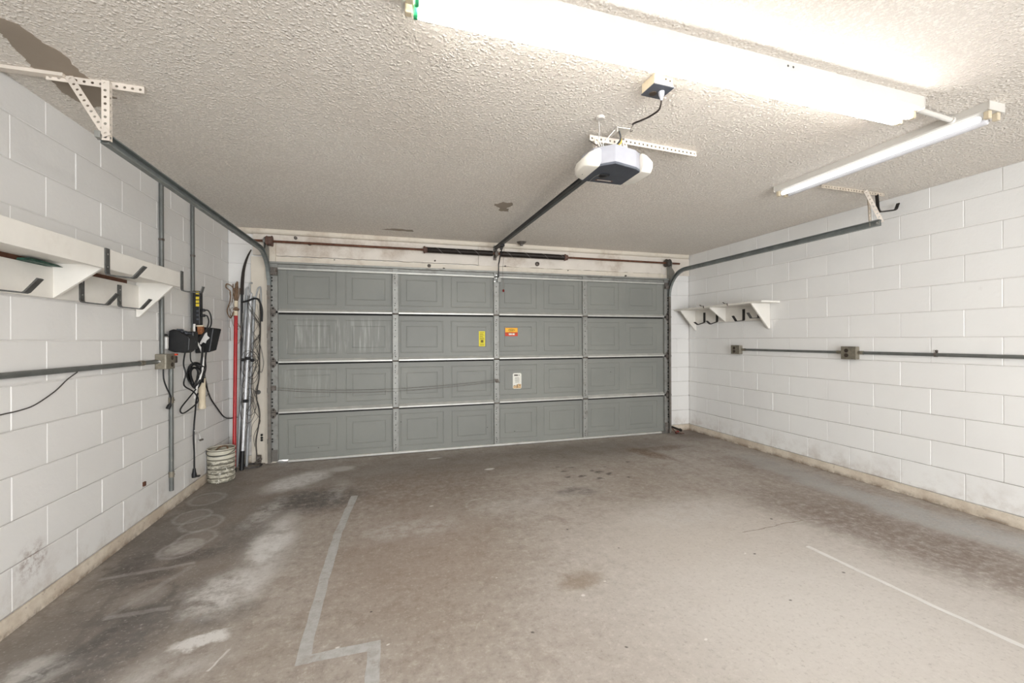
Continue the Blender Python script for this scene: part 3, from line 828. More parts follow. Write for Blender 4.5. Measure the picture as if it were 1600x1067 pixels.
        tag(m.build('sticker', [M_ORANGE, M_REDL, M_INKY, M_LABELW], so), 'small amber sticker with a red lower band and white print')

# ------------------------------------------------------------------ door tracks
def track_profile(sg):
    """(x across, n outwards) outline of a rolled C channel, open towards the door (sg=+1 opens to +x)"""
    t = .0025; pts = [(.030,-.024),(.030,-.018),(.0275,-.018),(.0275,-.0215),(t,-.0215),(t,.0215),(.0275,.0215),(.0275,.018),(.030,.018),(.030,.024),(0,.024),(0,-.024)]
    return [(sg*(a-.012), b) for a, b in pts]
def sweep_track(mb, X, path, prof):
    k = len(path); n = len(prof); b = len(mb.v)
    for i in range(k):
        y0, z0 = path[max(i-1,0)]; y1, z1 = path[min(i+1,k-1)]
        t = Vector((y1-y0, z1-z0)).normalized(); nn = Vector((-t.y, t.x))
        for a, c in prof: mb.v.append((X+a, path[i][0]+nn.x*c, path[i][1]+nn.y*c))
    for i in range(k-1):
        for a in range(n):
            c = (a+1) % n
            mb.f.append((b+i*n+a, b+i*n+c, b+(i+1)*n+c, b+(i+1)*n+a)); mb.m.append(0)
    mb.f.append(tuple(b+i for i in range(n))); mb.m.append(0)
    mb.f.append(tuple(b+(k-1)*n+i for i in range(n))); mb.m.append(0)
R_ = .33
def arc(yv, zh): return [(yv-R_+R_*math.cos(a), zh-R_+R_*math.sin(a)) for a in [i*PI/2/10 for i in range(1, 10)]]
def make_track(X, sg, y_end, z_end, label):
    root = thing('garage_door_track', label, 'door track', (X, 4.875, 0), 0, 'overhead door tracks')
    yv, zh = 4.875, 2.205
    m = LMB(); sweep_track(m, X, [(yv, .02), (yv, 1.0), (yv, zh-R_)], track_profile(sg)); m.build('vertical_track', M_TRACKB, root)
    m = LMB(); sweep_track(m, X, [(yv, zh-R_+.001)] + arc(yv, zh) + [(yv-R_, zh), (3.4, (zh+z_end)/2), (y_end, z_end)], track_profile(sg)); m.build('horizontal_track', M_TRACK, root)
    # stand-off brackets on the jamb
    for z in (.25, .78, 1.35, 1.80):
        m = LMB(); m.strap([(X-sg*.016, 4.86, z), (X-sg*.016, YW-.062, z), (X-sg*.034, YW-.061, z)], (0,0,1), .05, .003)
        m.build('jamb_bracket', M_TRACKB, root)
    # flag bracket at the top of the vertical track
    m = LMB(); m.prism([(X-sg*.017, YW-.06, 1.86), (X-sg*.017, YW-.06, 2.30), (X-sg*.017, 4.86, 2.30), (X-sg*.017, 4.78, 2.20), (X-sg*.017, 4.86, 1.95)], (-sg*.003, 0, 0))
    m.build('flag_bracket', M_STILE, root)
    return root
tl = make_track(-1.225, 1, 2.28, 2.203, 'dark galvanised overhead door track on the left with a cream perforated hanger')
tr = make_track(3.665, -1, 2.31, 2.200, 'dark galvanised overhead door track on the right with hook on hanger')

AP = .0305
def angle_piece(root, a, b, v1, v2, w1=.032, w2=.032, name='hanger_angle', mat=M_ANGLE):
    a = Vector(a); b = Vector(b); u = (b-a); L = u.length; u.normalize()
    m = LMB(); m.perf(a, u, v1, L, w1, AP, .0062, .002); m.perf(a, u, v2, L, w2, AP, .0062, .002)
    return m.build(name, mat, root)
# left hanger
m = LMB(); m.box((-1.634, 2.315, H-.016), (-1.39, 2.350, H-.001)); m.build('ceiling_strip', M_ANGLE, tl)
angle_piece(tl, (-1.46, 2.335, H-.001), (-1.105, 2.345, H-.001), (0,0,-1), (0,1,0), .030, .030)
angle_piece(tl, (-1.200, 2.270, H-.032), (-1.200, 2.270, 2.19), (-1,0,0), (0,1,0), .027, .020)
m = LMB(); u = Vector((.168, -.070, -.262)); m.perf((-1.392, 2.333, H-.012), u, (1,.1,.6), u.length+.02, .030, AP, .0062, .002); m.build('hanger_brace', M_ANGLE, tl)
m = LMB(); m.box((-1.246,2.255,2.195),(-1.225,2.30,2.225)); m.cyl((-1.25,2.285,2.20),(-1.20,2.285,2.20),.007,8); m.build('track_clamp', M_STILE, tl, bevel=.003)
# right hanger with a hook
angle_piece(tr, (3.20, 2.415, H-.001), (3.90, 2.425, H-.001), (0,0,-1), (0,1,0), .024, .024, mat=M_ANGLED)
angle_piece(tr, (3.690, 2.40, H-.024), (3.690, 2.385, 2.19), (-1,0,0), (0,1,0), .020, .020, mat=M_ANGLED)
m = LMB(); u = Vector((.046, -.080, -.258)); v = u.cross(Vector((-3.65,-2.35,-1.05))).normalized(); m.perf(Vector((3.640, 2.396, H-.012))-v*.013, u, v, u.length+.015, .026, AP, .0058, .002); m.build('hanger_brace', M_ANGLE, tr)
m = LMB(); m.box((3.672,2.318,2.180),(3.695,2.345,2.222)); m.cyl((3.65,2.33,2.20),(3.70,2.33,2.20),.006,8); m.build('track_clamp', M_STILE, tr, bevel=.003)
m = LMB(); m.strap([(3.812,2.425,2.468),(3.822,2.425,2.36),(3.832,2.425,2.338),(3.85,2.425,2.332),(4.015,2.425,2.360),(4.035,2.425,2.372),(4.060,2.425,2.42)], (0,1,0), .022, .009)
m.build('hook', M_BLACKHOOK, tr)

# ------------------------------------------------------------------ torsion spring shaft
ts = thing('torsion_shaft', 'rust brown torsion spring shaft above the garage door', 'door spring', (DXC, 4.905, 2.345))
m = LMB(); m.cyl((-1.40, 4.905, 2.345), (3.86, 4.905, 2.345), .0127, 16); m.build('shaft', M_RUST, ts, smooth=40)
def spring(x0, x1, seed):
    m = LMB(); turns = int((x1-x0)/.0078); pts = []
    for i in range(turns*8+1):
        a = i*PI/4; f = i/(turns*8)
        pts.append((x0+.02+(x1-x0-.04)*f, 4.905+.030*math.cos(a), 2.345+.030*math.sin(a)))
    m.tube(pts, .0042, 5, 0, True)
    # chalk line, twisted round the wound spring
    q = []
    for i in range(60):
        f = i/59; a = f*2*PI*3.3+seed
        q.append((x0+.05+(x1-x0-.1)*f, 4.905+.0338*math.cos(a), 2.345+.0338*math.sin(a)))
    m.tube(q, .0012, 4, 1, True)
    return m.build('spring', [M_SPRING, M_WHITEMARK], ts, smooth=60)
spring(.385, 1.205, 0.0); spring(1.262, 2.145, 1.2)
for x0, x1 in ((.362,.405), (2.122,2.168)):
    m = LMB(); m.lathe((x0,4.905,2.345), [(.012,0),(.036,0),(.042,.008),(.042,.018),(.034,.022),(.034,x1-x0),(.012,x1-x0)], 20, 0, (1,0,0)); m.build('winding_cone', M_DRUM, ts, smooth=40)
m = LMB(); m.box((DXC-.006,4.87,2.295),(DXC+.004,4.97,2.39)); m.lathe((DXC-.022,4.905,2.345), [(.012,0),(.034,.004),(.036,.02),(.036,.03),(.030,.044),(.012,.046)], 18, 0, (1,0,0)); m.box((DXC-.018,4.955,2.275),(DXC+.016,4.968,2.40))
m.build('centre_bracket', M_HINGE, ts, smooth=40)
for xc, mt in ((-1.225, M_DRUM), (3.665, M_DARKDRUM)):
    sg = 1 if xc < 0 else -1
    m = LMB(); m.lathe((xc,4.905,2.345), [(.013,-.03),(.050,-.03),(.055,-.025),(.055,-.02),(.048,-.016),(.050,-.008),(.048,0),(.050,.008),(.048,.018),(.056,.022),(.056,.028),(.030,.032),(.013,.032)], 24, 0, (1,0,0)); m.build('cable_drum', mt, ts, smooth=30)
    m = LMB(); m.prism([(xc-sg*.045,YW-.062,2.20),(xc-sg*.045,YW-.062,2.40),(xc-sg*.045,4.885,2.38),(xc-sg*.045,4.87,2.33),(xc-sg*.045,4.885,2.20)], (-sg*.004,0,0)); m.lathe((xc-sg*.045,4.905,2.345), [(.013,-.012),(.026,-.012),(.026,.012),(.013,.012)], 16, 0, (1,0,0)); m.build('end_bearing_plate', M_STILE, ts)
    m = LMB(); m.tube(smooth_path([(xc+sg*.01,4.852,2.345),(xc+sg*.008,4.85,2.0),(xc+sg*.006,4.872,1.2),(xc+sg*.006,4.878,.1)], 4), .0018, 5); m.build('lift_cable', M_HINGE, ts)

# ------------------------------------------------------------------ garage door opener
OX, OY = 1.225, 2.11
op = thing('garage_door_opener', 'grey garage door opener with milky side lenses hanging from ceiling', 'door opener', (OX, OY, 2.24))
zb, zt = 2.236, 2.345
plan = [(-.165,-.060),(-.072,-.138),(.080,-.100),(.140,-.060),(.150,.06),(.120,.135),(-.150,.135),(-.185,.05)]
m = LMB()
top = [(OX+a*.96, OY+b*.96, zt) for a, b in plan]; mid = [(OX+a, OY+b, zb+.012) for a, b in plan]
n = len(plan); b0 = len(m.v); m.v += mid+top
for i in range(n): m.f.append((b0+i, b0+(i+1)%n, b0+n+(i+1)%n, b0+n+i)); m.m.append(0)
m.f.append(tuple(b0+n+i for i in range(n))); m.m.append(0)
m.f.append(tuple(b0+i for i in range(n))[::-1]); m.m.append(0)
m.build('motor_cover', M_OPGREY, op, bevel=.004)
m = LMB(); m.prism([(OX+a*.985, OY+b*.985, zb) for a, b in plan], (0,0,.016)); m.build('base_plate', M_OPDARK, op, bevel=.003)
m = LMB(); m.lathe((OX-.055, OY+.03, zb), [(.0001,-.010),(.020,-.009),(.026,-.004),(.028,.002)], 18); m.box((OX-.08,OY+.0,zb-.008),(OX-.03,OY+.014,zb-.001)); m.build('vent_plug', M_BLACK, op, smooth=40)
m = LMB(); m.box((OX-.07,OY+.085,zb-.0012),(OX+.04,OY+.105,zb)); m.box((OX-.06,OY+.090,zb-.0018),(OX+.03,OY+.0955,zb-.001),1); m.build('label_strip', [M_DRUM, M_LABELW], op)
m = LMB(); m.tube(smooth_path([(OX-.085,OY+.02,zb-.002),(OX-.10,OY+.05,zb-.004),(OX-.10,OY+.11,zb-.006)]), .0016, 5); m.build('antenna_wire', M_WIREL, op)
def lens(sg):
    m = LMB(); k = []
    k0 = .140 if sg < 0 else .118
    secs = [(k0, .135, zb-.004, zt-.010, -.112), (max(.150,k0+.008),.135,zb-.004,zt-.012,-.105), (.190,.118,zb+.002,zt-.030,-.090), (.212,.075,zb+.014,zt-.050,-.055)]
    rings = []
    for dx, yb, za, zc, yf in secs:
        x = OX+sg*dx; c = .022
        rings.append([(x,OY+yf+c,za),(x,OY+yb-c,za),(x,OY+yb,za+c),(x,OY+yb,zc-c),(x,OY+yb-c,zc),(x,OY+yf+c,zc),(x,OY+yf,zc-c),(x,OY+yf,za+c)])
    for q in range(len(rings)-1):
        for e in range(8):
            f = (e+1) % 8; m.face([rings[q][e], rings[q][f], rings[q+1][f], rings[q+1][e]])
    m.face(rings[0]); m.face(rings[-1])
    return m.build('light_lens', M_LENS, op, smooth=50, bevel=.006)
lens(-1); lens(1)
# rail from the head to the header
m = LMB(); ya, yb = 2.16, 4.955; za, zc = 2.362, 2.425
for (x0,x1,a,b) in ((-.016,.016,-.024,-.021),(-.016,-.013,-.024,.004),(.013,.016,-.024,.004),(-.026,-.013,.001,.004),(.013,.026,.001,.004)):
    m.hexa([(OX+.006+x0,ya,za+a),(OX+.006+x1,ya,za+a),(OX+.006+x1,yb,zc+a),(OX+.006+x0,yb,zc+a),(OX+.006+x0,ya,za+b),(OX+.006+x1,ya,za+b),(OX+.006+x1,yb,zc+b),(OX+.006+x0,yb,zc+b)])
m.build('rail', M_OPRAIL, op)
m = LMB(); m.box((OX-.015,YW-.052,2.39),(OX+.030,YW-.030,2.455)); m.box((OX-.014,4.93,2.395),(OX-.010,YW-.05,2.44)); m.box((OX+.022,4.93,2.395),(OX+.026,YW-.05,2.44)); m.build('header_bracket', M_STILE, op)
m = LMB(); m.box((OX-.016,4.60,2.370),(OX+.030,4.72,2.398)); m.box((OX-.006,4.64,2.345),(OX+.020,4.69,2.372)); m.build('trolley', M_BLACK, op, bevel=.004)
m = LMB(); m.strap([(OX+.012,4.665,2.355),(OX+.012,4.82,2.20),(OX+.024,4.865,2.05),(OX+.022,4.868,2.015)], (1,0,0), .010, .020); m.build('door_arm', M_BLACK, op)
m = LMB(); m.tube([(OX+.040,4.66,2.36),(OX+.058,4.80,2.14),(OX+.075,4.84,1.90)], .0016, 5, 0); m.lathe((OX+.076,4.84,1.885), [(.0001,.022),(.010,.018),(.013,.004),(.010,-.010),(.0001,-.014)], 10, 1); m.build('release_cord', [M_DRUM, M_REDDOT], op)
# mounting straps
angle_piece(op, (OX-.125, 2.165, H-.016), (OX+.110, 2.172, H-.016), (0,0,-1), (0,1,0), name='mount_angle')
angle_piece(op, (OX+.105, 2.175, H-.001), (OX+.64, 2.205, H-.001), (0,0,-1), (0,1,0), name='mount_angle')
angle_piece(op, (OX-.10, 2.163, H-.030), (OX-.095, 2.135, zt-.004), (1,0,0), (0,1,0), .028, .028, 'mount_strap')
angle_piece(op, (OX+.085, 2.165, H-.030), (OX+.092, 2.14, zt-.004), (1,0,0), (0,1,0), .028, .028, 'mount_strap')
m = LMB(); m.box((OX-.01,2.06,H-.008),(OX+.075,2.13,H-.001)); m.box((OX-.01,2.06,H-.03),(OX-.004,2.13,H-.004)); m.build('ceiling_plate', M_FIXTURE, op, bevel=.002)
for q, (pts, mt, r) in enumerate((
    ([(OX+.02,2.09,H-.01),(OX+.035,2.10,H-.05),(OX+.01,2.11,H-.09),(OX-.005,2.10,zt+.004)], M_BLACK, .005),
    ([(OX+.03,2.10,H-.012),(OX+.045,2.11,H-.06),(OX+.02,2.12,H-.085),(OX+.005,2.09,zt+.004)], M_YELLOW, .004),
    ([(OX-.145,2.02,H-.01),(OX-.11,2.08,H-.03),(OX-.085,2.13,H-.05),(OX-.06,2.14,H-.09),(OX-.075,2.10,zt+.002)], M_WHITEP, .0025),
    ([(OX-.02,2.07,H-.02),(OX-.06,2.10,H-.07),(OX-.075,2.10,H-.10),(OX-.03,2.09,zt+.002)], M_WHITEP, .0025),
    ([(OX-.13,2.16,H-.05),(OX-.08,2.12,H-.105),(OX-.03,2.14,H-.10),(OX-.02,2.10,zt+.01),(OX-.10,2.06,zt+.006)], M_HINGE, .0035))):
    m = LMB(); m.tube(smooth_path(pts), r, 6); m.build('wire', mt, op, smooth=60)
m = LMB(); m.lathe((1.08,2.003,H), [(.024,0),(.024,-.006),(.018,-.012),(.0001,-.013)], 18)
tag(m.build('ceiling_button', M_FIXTURE, smooth=40), 'small round white cap on ceiling beside the opener', 'ceiling cap')

# ------------------------------------------------------------------ ceiling outlet with plug
ob = thing('ceiling_outlet_box', 'cream surface outlet box with grey cover on ceiling near the opener', 'outlet box', (1.182, 1.65, H), .05)
m = MB(); m.box((-.052,-.046,-.046),(.052,.046,0)); m.build('box_body', M_HOLDER, ob, bevel=.003)
m = MB(); m.box((-.055,-.049,-.051),(.055,.049,-.046)); m.build('cover_plate', M_OPDARK, ob, bevel=.002)
m = MB(); m.lathe((-.012,.016,-.051), [(.017,0),(.017,-.003),(.0001,-.003)], 14); m.build('socket', M_OUTLET, ob)
for x, z in ((.010,-.018),(.033,-.022)):
    m = MB(); m.lathe((x,-.046,z), [(.004,0),(.004,.001),(.0001,.001)], 8, 0, (0,-1,0)); m.build('screw', M_OUTLET, ob)
cd = thing('plugged_cord', 'dark cut cord hanging from the ceiling outlet by a pale plug', 'cord', (1.200, 1.645, H-.051))
m = MB(); m.lathe((0,0,0), [(.0001,0),(.014,0),(.013,-.014),(.007,-.030),(.005,-.040),(.0001,-.040)], 14); m.build('plug', M_OPGREY, cd, smooth=40)
m = MB(); m.tube(smooth_path([(0,0,-.036),(.004,.012,-.055),(.008,.035,-.066),(.0,.09,-.066),(-.010,.14,-.060),(-.02,.185,-.052),(-.015,.215,-.044)]), .0045, 6); m.build('cord', M_SPRING, cd, smooth=60)
for q in ([(-.02,.185,-.052),(-.022,.215,-.062),(-.016,.235,-.072),(-.008,.225,-.070)], [(-.018,.205,-.046),(-.045,.222,-.040)]):
    m = MB(); m.tube(smooth_path(q), .002, 5); m.build('bare_end', M_HINGE, cd)

# ------------------------------------------------------------------ fluorescent strips
def strip_light(root, L, tubes, holders_side, rt_=.019, wd=.105, hh=.045, zt_=-.072):
    """local frame: along x, origin at middle on the ceiling"""
    m = MB(); h = L/2
    m.prism([(-h,-wd/2,0),(-h,-wd/2,-hh+.006),(-h,-wd/2+.008,-hh),(-h,wd/2-.008,-hh),(-h,wd/2,-hh+.006),(-h,wd/2,0)], (L,0,0))
    m.build('housing', M_FIXTURE, root)
    for sx in (-1, 1):
        m = MB(); m.box((sx*h-.003,-wd/2-.002,-hh-.002),(sx*h+.003,wd/2+.002,0)); m.build('end_plate', M_FIXTURE, root, bevel=.001)
    for y, mt, collar in tubes:
        m = MB(); r = rt_
        m.lathe((-h+.045,y,zt_), [(.0001,0),(r*.6,0),(r*.95,.006),(r,.014),(r,L-.09-.014),(r*.95,L-.09-.006),(r*.6,L-.09),(.0001,L-.09)], 20, 0, (1,0,0))
        m.build('tube', mt, root, smooth=50)
        for sx in (-1, 1):
            m = MB()
            m.box((sx*(h-.018)-.012, y-.012, zt_-.014),(sx*(h-.018)+.012, y+.012, -hh+.002))
            m.build('lampholder', M_HOLDER, root, bevel=.004)
            if collar and sx < 0:
                m = MB(); m.lathe((-h+.036,y,zt_), [(.010,0),(r*1.12,0),(r*1.15,.006),(r*1.08,.012),(.010,.012)], 20, 0, (1,0,0)); m.build('collar', M_GREEN, root, smooth=40)
f1 = thing('fluorescent_strip', 'long twin tube fluorescent strip glowing on the ceiling', 'ceiling light', (1.285, 1.440, H), .022)
strip_light(f1, 2.485, [(-.028, M_TUBE, True), (.028, M_TUBE, True)], 0, wd=.140, hh=.058, zt_=-.079)
for x in (.35, .38): 
    m = MB(); m.lathe((x,-.0705,-.022), [(.005,0),(.005,.001),(.0001,.001)], 8, 0, (0,-1,0)); m.build('screw', M_GREYHOOK, f1)
f2 = thing('fluorescent_strip', 'shorter fluorescent strip with one cool tube lit near the right wall', 'ceiling light', (2.945, 1.942, H), PI/2)
strip_light(f2, 1.22, [(.034, M_TUBE2, False), (-.034, M_TUBEOFF, False)], 0, .0165, .118, .042, -.066)
m = MB(); m.box((-.40,.059,-.036),(-.30,.0605,-.012)); m.build('data_label', M_FIXTURE, f2)
m = LMB(); m.tube([(2.525,1.452,H-.026),(2.892,1.478,H-.026)], .013, 12)
m.cyl((2.868,1.476,H-.026),(2.888,1.4775,H-.026),.018,12)
tag(m.build('conduit_link', M_FIXTURE, smooth=40), 'short white conduit joining the two ceiling strips', 'conduit')

# ------------------------------------------------------------------ shelves with hooks
def hook_mesh(o, d, mat, parent, up_h=.135, reach=.115, tip=(.045,.062), drop=.012, wid=.032, holes=True, side=(0,1,0)):
    """strap hook: screwed plate at o (bottom of plate), arm in direction d, upturned end"""
    o = Vector(o); d = Vector(d); z = Vector((0,0,1)); m = LMB()
    pts = [o+z*up_h, o+z*.012, o+z*.002+d*.004, o-z*.002+d*.014, o-z*drop+d*reach*.93, o-z*(drop-.004)+d*reach, o+z*(tip[1]-drop)+d*(reach+tip[0])]
    m.strap([p+d*.004 for p in pts], side, wid, .0065)
    if holes:
        for zz in (up_h*.3, up_h*.78): m.lathe(o+z*zz+d*.0065, [(.0045,0),(.0045,.0008),(.0001,.0008)], 8, 1, tuple(d))
    return m.build('hook', [mat, M_CHROME], parent)

ls = thing('wall_shelf', 'white wooden wall shelf with fascia board and strap hooks on left wall', 'shelf', (XL, 2.4, 1.70))
y0, y1 = .95, 3.405
m = LMB(); m.box((XL+.001,y0,1.514),(XL+.020,3.375,1.667)); m.build('cleat', M_SHELF, ls, bevel=.002)
m = LMB(); m.box((XL+.001,y0,1.690),(XL+.228,3.40,1.708)); m.build('shelf_board', M_SHELF, ls, bevel=.002)
for ya_, yb_ in ((y0, 2.58), (2.70, 3.24)):
    m = LMB(); m.box((XL+.001,ya_,1.668),(XL+.014,yb_,1.690)); m.build('gap_shade_strip', M_RUST, ls)  # rust-brown strip stands in for the shaded gap above the cleat
m = LMB(); m.box((XL+.228,y0,1.668),(XL+.248,y1,1.770)); m.build('fascia_board', M_SHELF, ls, bevel=.002)
for yb, zb_ in ((1.60,1.516),(2.625,1.516),(3.355,1.460)):
    m = LMB(); m.prism([(XL+.004,yb,1.690),(XL+.216,yb,1.690),(XL+.216,yb,1.674),(XL+.020,yb,zb_),(XL+.004,yb,zb_)], (0,.019,0)); m.build('bracket', M_SHELF, ls, bevel=.002)
hook_mesh((XL+.020,2.288,1.520), (1,0,0), M_GREYHOOK, ls)
hook_mesh((XL+.020,2.817,1.512), (1,0,0), M_GREYHOOK, ls)
hook_mesh((XL+.020,3.143,1.512), (1,0,0), M_GREYHOOK, ls)
hook_mesh((XL+.248,2.600,1.636), (1,0,0), M_GREYHOOK, ls)
hook_mesh((XL+.248,3.385,1.645), (1,0,0), M_GREYHOOK, ls, tip=(.012,.045))
m = LMB(); m.hexa([(XL+.003,2.42,1.668),(XL+.060,2.42,1.668),(XL+.066,2.62,1.668),(XL+.003,2.58,1.668),(XL+.003,2.42,1.678),(XL+.052,2.44,1.684),(XL+.050,2.60,1.680),(XL+.003,2.58,1.676)])
tag(m.build('folded_wrapper', M_GAPGREEN, bevel=.002), 'dark green folded wrapper tucked under the left shelf board', 'wrapper')

rs = thing('wall_shelf', 'small white wooden wall shelf with black hooks on right wall', 'shelf', (XR, 4.2, 1.70))
m = LMB(); m.box((XR-.020,3.685,1.512),(XR-.001,4.93,1.692)); m.build('cleat', M_SHELF, rs, bevel=.002)
m = LMB(); m.box((XR-.262,3.545,1.692),(XR-.001,4.985,1.712)); m.build('shelf_board', M_SHELF, rs, bevel=.002)
for yb, zb_ in ((3.672,1.410),(4.300,1.514),(4.845,1.418)):
    m = LMB(); m.prism([(XR-.003,yb,1.692),(XR-.258,yb,1.692),(XR-.258,yb,1.680),(XR-.020,yb,zb_),(XR-.003,yb,zb_)], (0,.019,0)); m.build('bracket', M_SHELF, rs, bevel=.002)
hook_mesh((XR-.020,4.667,1.518), (-1,0,0), M_BLACKHOOK, rs, drop=.030, tip=(.045,.035), holes=False, wid=.034)
hook_mesh((XR-.020,4.440,1.518), (-1,0,0), M_BLACKHOOK, rs, drop=.030, tip=(.045,.040), holes=False, wid=.034)
hook_mesh((XR-.020,4.015,1.518), (-1,0,0), M_BLACKHOOK, rs, drop=.010, holes=False, wid=.034)
hook_mesh((XR-.020,3.800,1.540), (-1,0,0), M_GREYHOOK, rs, drop=.008, holes=False, wid=.034)
for y in (4.42, 4.03):
    m = LMB(); m.strap([(XR-.264,y-.02,1.690),(XR-.267,y-.015,1.712),(XR-.25,y,1.718),(XR-.245,y+.05,1.722),(XR-.25,y+.07,1.738)], (1,0,.2), .014, .004); m.build('clip', M_HINGE, rs)

# ------------------------------------------------------------------ electrical runs
def strap_clip(m, c, along, out, r):
    c = Vector(c); out = Vector(out)
    side = Vector(along).cross(out)
    m.strap([c+side*(r+.022)-out*(r-.003), c+side*(r+.002)-out*(r-.004), c+side*(r+.001)+out*r*.6, c+out*(r+.003), c-side*(r+.001)+out*r*.6, c-side*(r+.002)-out*(r-.004)], along, .016, .003)
    m.lathe(c+side*(r+.016)-out*(r-.004), [(.0001,.012),(.007,.010),(.009,0)], 8, 0, tuple(out))
def conduit(name, a, b, r, label, clips=(), couplings=(), out=(1,0,0), mat=M_CONDUIT, group=None):
    a = Vector(a); b = Vector(b); u = (b-a).normalized()
    root = thing(name, label, 'conduit', tuple(a), 0, group)
    m = LMB(); m.cyl(a, b, r, 14); m.build('pipe', mat, root, smooth=40)
    for f in couplings:
        c = a.lerp(b, f); m = LMB(); m.cyl(c-u*.022, c+u*.022, r*1.22, 14); m.lathe(c+Vector(out)*r*1.2, [(.0001,.006),(.004,.005),(.005,0)], 8, 0, out); m.build('coupling', M_BOXST, root, smooth=40)
    for f in clips:
        m = LMB(); strap_clip(m, a.lerp(b, f), u, Vector(out), r); m.build('clip', M_HINGE, root)
    return root
CR = .0145
conduit('wall_conduit', (XL+CR+.001,3.655,1.19), (XL+CR+.001,3.655,H-.002), CR, 'grey vertical conduit from the left outlet box up to ceiling', clips=(.66,), couplings=())
conduit('wall_conduit', (XL+CR+.001,4.155,1.33), (XL+CR+.001,4.155,H-.002), CR, 'grey vertical conduit behind the black power strip', clips=(.60,), couplings=(.05,))
conduit('wall_conduit', (XL+CR+.001,.8,1.152), (XL+CR+.001,3.585,1.150), CR, 'grey horizontal conduit along the left wall to the outlet box', couplings=(.93,))
conduit('wall_conduit', (XL+CR+.001,3.785,.154), (XL+CR+.001,3.785,1.115), CR, 'grey vertical conduit stub from outlet box down towards the floor', clips=(), couplings=(.13,.72))
conduit('wall_conduit', (XR-.013,2.88,1.167), (XR-.013,4.06,1.167), .012, 'thin grey conduit between the two outlet boxes on right wall', out=(-1,0,0), couplings=(.03,.97))
conduit('wall_conduit', (XR-.014,.8,1.167), (XR-.014,2.755,1.167), .0135, 'grey conduit running from right outlet box out of frame', out=(-1,0,0), clips=(.71,), couplings=(.985,))
def outlet_box(y0, y1, z0, z1, X, d, label, sockets=True, dep=.05, cat='outlet box'):
    root = thing('outlet_box', label, cat, (X, (y0+y1)/2, z0))
    s = 1 if d > 0 else -1
    m = LMB(); a, b = sorted((X+s*.001, X+s*dep)); m.box((a,y0,z0),(b,y1,z1)); m.build('box_body', M_BOXST, root, bevel=.006)
    m = LMB(); a, b = sorted((X+s*dep, X+s*(dep+.004))); m.box((a,y0-.001,z0-.001),(b,y1+.001,z1+.001)); m.build('cover', M_BOXST, root, bevel=.002)
    if sockets:
        yc = (y0+y1)/2 + (.016 if s < 0 else -.01)
        for zz in (.68, .30):
            m = LMB(); m.lathe((X+s*(dep+.004), yc, z0+(z1-z0)*zz), [(.0175,0),(.0175,.003),(.0001,.0035)], 16, 0, (s,0,0)); m.build('socket', M_OUTLET, root)
        for zz in (.94, .06):
            m = LMB(); m.lathe((X+s*(dep+.004), y0+.03, z0+(z1-z0)*zz), [(.004,0),(.004,.001),(.0001,.001)], 8, 0, (s,0,0)); m.build('screw', M_HINGE, root)
    return root
outlet_box(4.052, 4.180, 1.112, 1.218, XR, -1, 'small tarnished outlet box below the right shelf')
outlet_box(2.745, 2.872, 1.106, 1.222, XR, -1, 'larger tarnished outlet box along conduit of right wall')
b3 = outlet_box(3.585, 3.705, 1.095, 1.205, XL, 1, 'tarnished steel outlet box on the left wall where conduits meet', False, .07)
m = LMB(); m.lathe((XL+.035,3.5845,1.152), [(.0001,.012),(.008,.011),(.011,0)], 10, 0, (0,-1,0)); m.build('locknut', M_CHROME, b3)
for zz in (1.125, 1.175):
    m = LMB(); m.lathe((XL+.074,3.665,zz), [(.016,0),(.016,.003),(.0001,.0035)], 14, 0, (1,0,0)); m.build('socket', M_OUTLET, b3)
m = LMB(); m.box((XL+.03,3.705,1.135),(XL+.08,3.735,1.185)); m.box((XL+.072,3.70,1.190),(XL+.086,3.73,1.204),1); m.build('adapter', [M_OUTLET, M_REDL], b3, bevel=.004)

# ------------------------------------------------------------------ chargers, power strip, cords on left wall
ps = thing('power_strip', 'black upright power strip with yellow labels fixed over a conduit', 'power strip', (XL+.03, 4.13, 1.44))
m = LMB(); m.box((XL+.030,4.105,1.435),(XL+.085,4.165,1.722)); m.build('body', M_BLACK, ps, bevel=.006)
for zz in (1.692, 1.650, 1.620, 1.590):
    m = LMB(); m.box((XL+.056,4.1035,zz),(XL+.080,4.1052,zz+.022)); m.build('label_patch', M_YELLOW, ps)
for zz in (1.475, 1.51, 1.545):
    m = LMB(); m.box((XL+.060,4.103,zz),(XL+.076,4.1052,zz+.014)); m.build('socket', M_OPDARK, ps)
for zz in (1.56, 1.515):
    m = LMB(); m.box((XL+.085,4.12,zz-.012),(XL+.110,4.15,zz+.012)); m.build('plug', M_BLACK, ps, bevel=.004)
def cord(name, pts, r, mat, label, cat='cord', sub=6, group=None):
    m = LMB(); m.tube(smooth_path(pts, sub), r, 7)
    return tag(m.build(name, mat, smooth=60), label, cat, group)
cord('extension_lead', [(XL+.11,4.135,1.56),(XL+.135,4.14,1.555),(XL+.150,4.15,1.50),(XL+.140,4.16,1.42),(XL+.09,4.12,1.34),(XL+.07,4.08,1.27)], .006, M_BLACK, 'upper black cord looping out of the power strip')
cord('extension_lead', [(XL+.11,4.135,1.515),(XL+.125,4.14,1.51),(XL+.132,4.15,1.46),(XL+.115,4.13,1.38),(XL+.08,4.08,1.32),(XL+.06,4.05,1.26)], .006, M_BLACK, 'lower black cord looping out of the power strip')
m = LMB(); m.box((XL+.062,4.11,1.355),(XL+.100,4.15,1.420),0); m.box((XL+.058,4.105,1.420),(XL+.105,4.152,1.432),1); m.lathe((XL+.085,4.11,1.378), [(.0001,.012),(.010,.010),(.012,0)], 10, 0, (0,-1,0))
tag(m.build('plug_adapter', [M_WOOD, M_BEIGE], bevel=.004), 'brown plug adapter with beige top under the power strip', 'adapter')

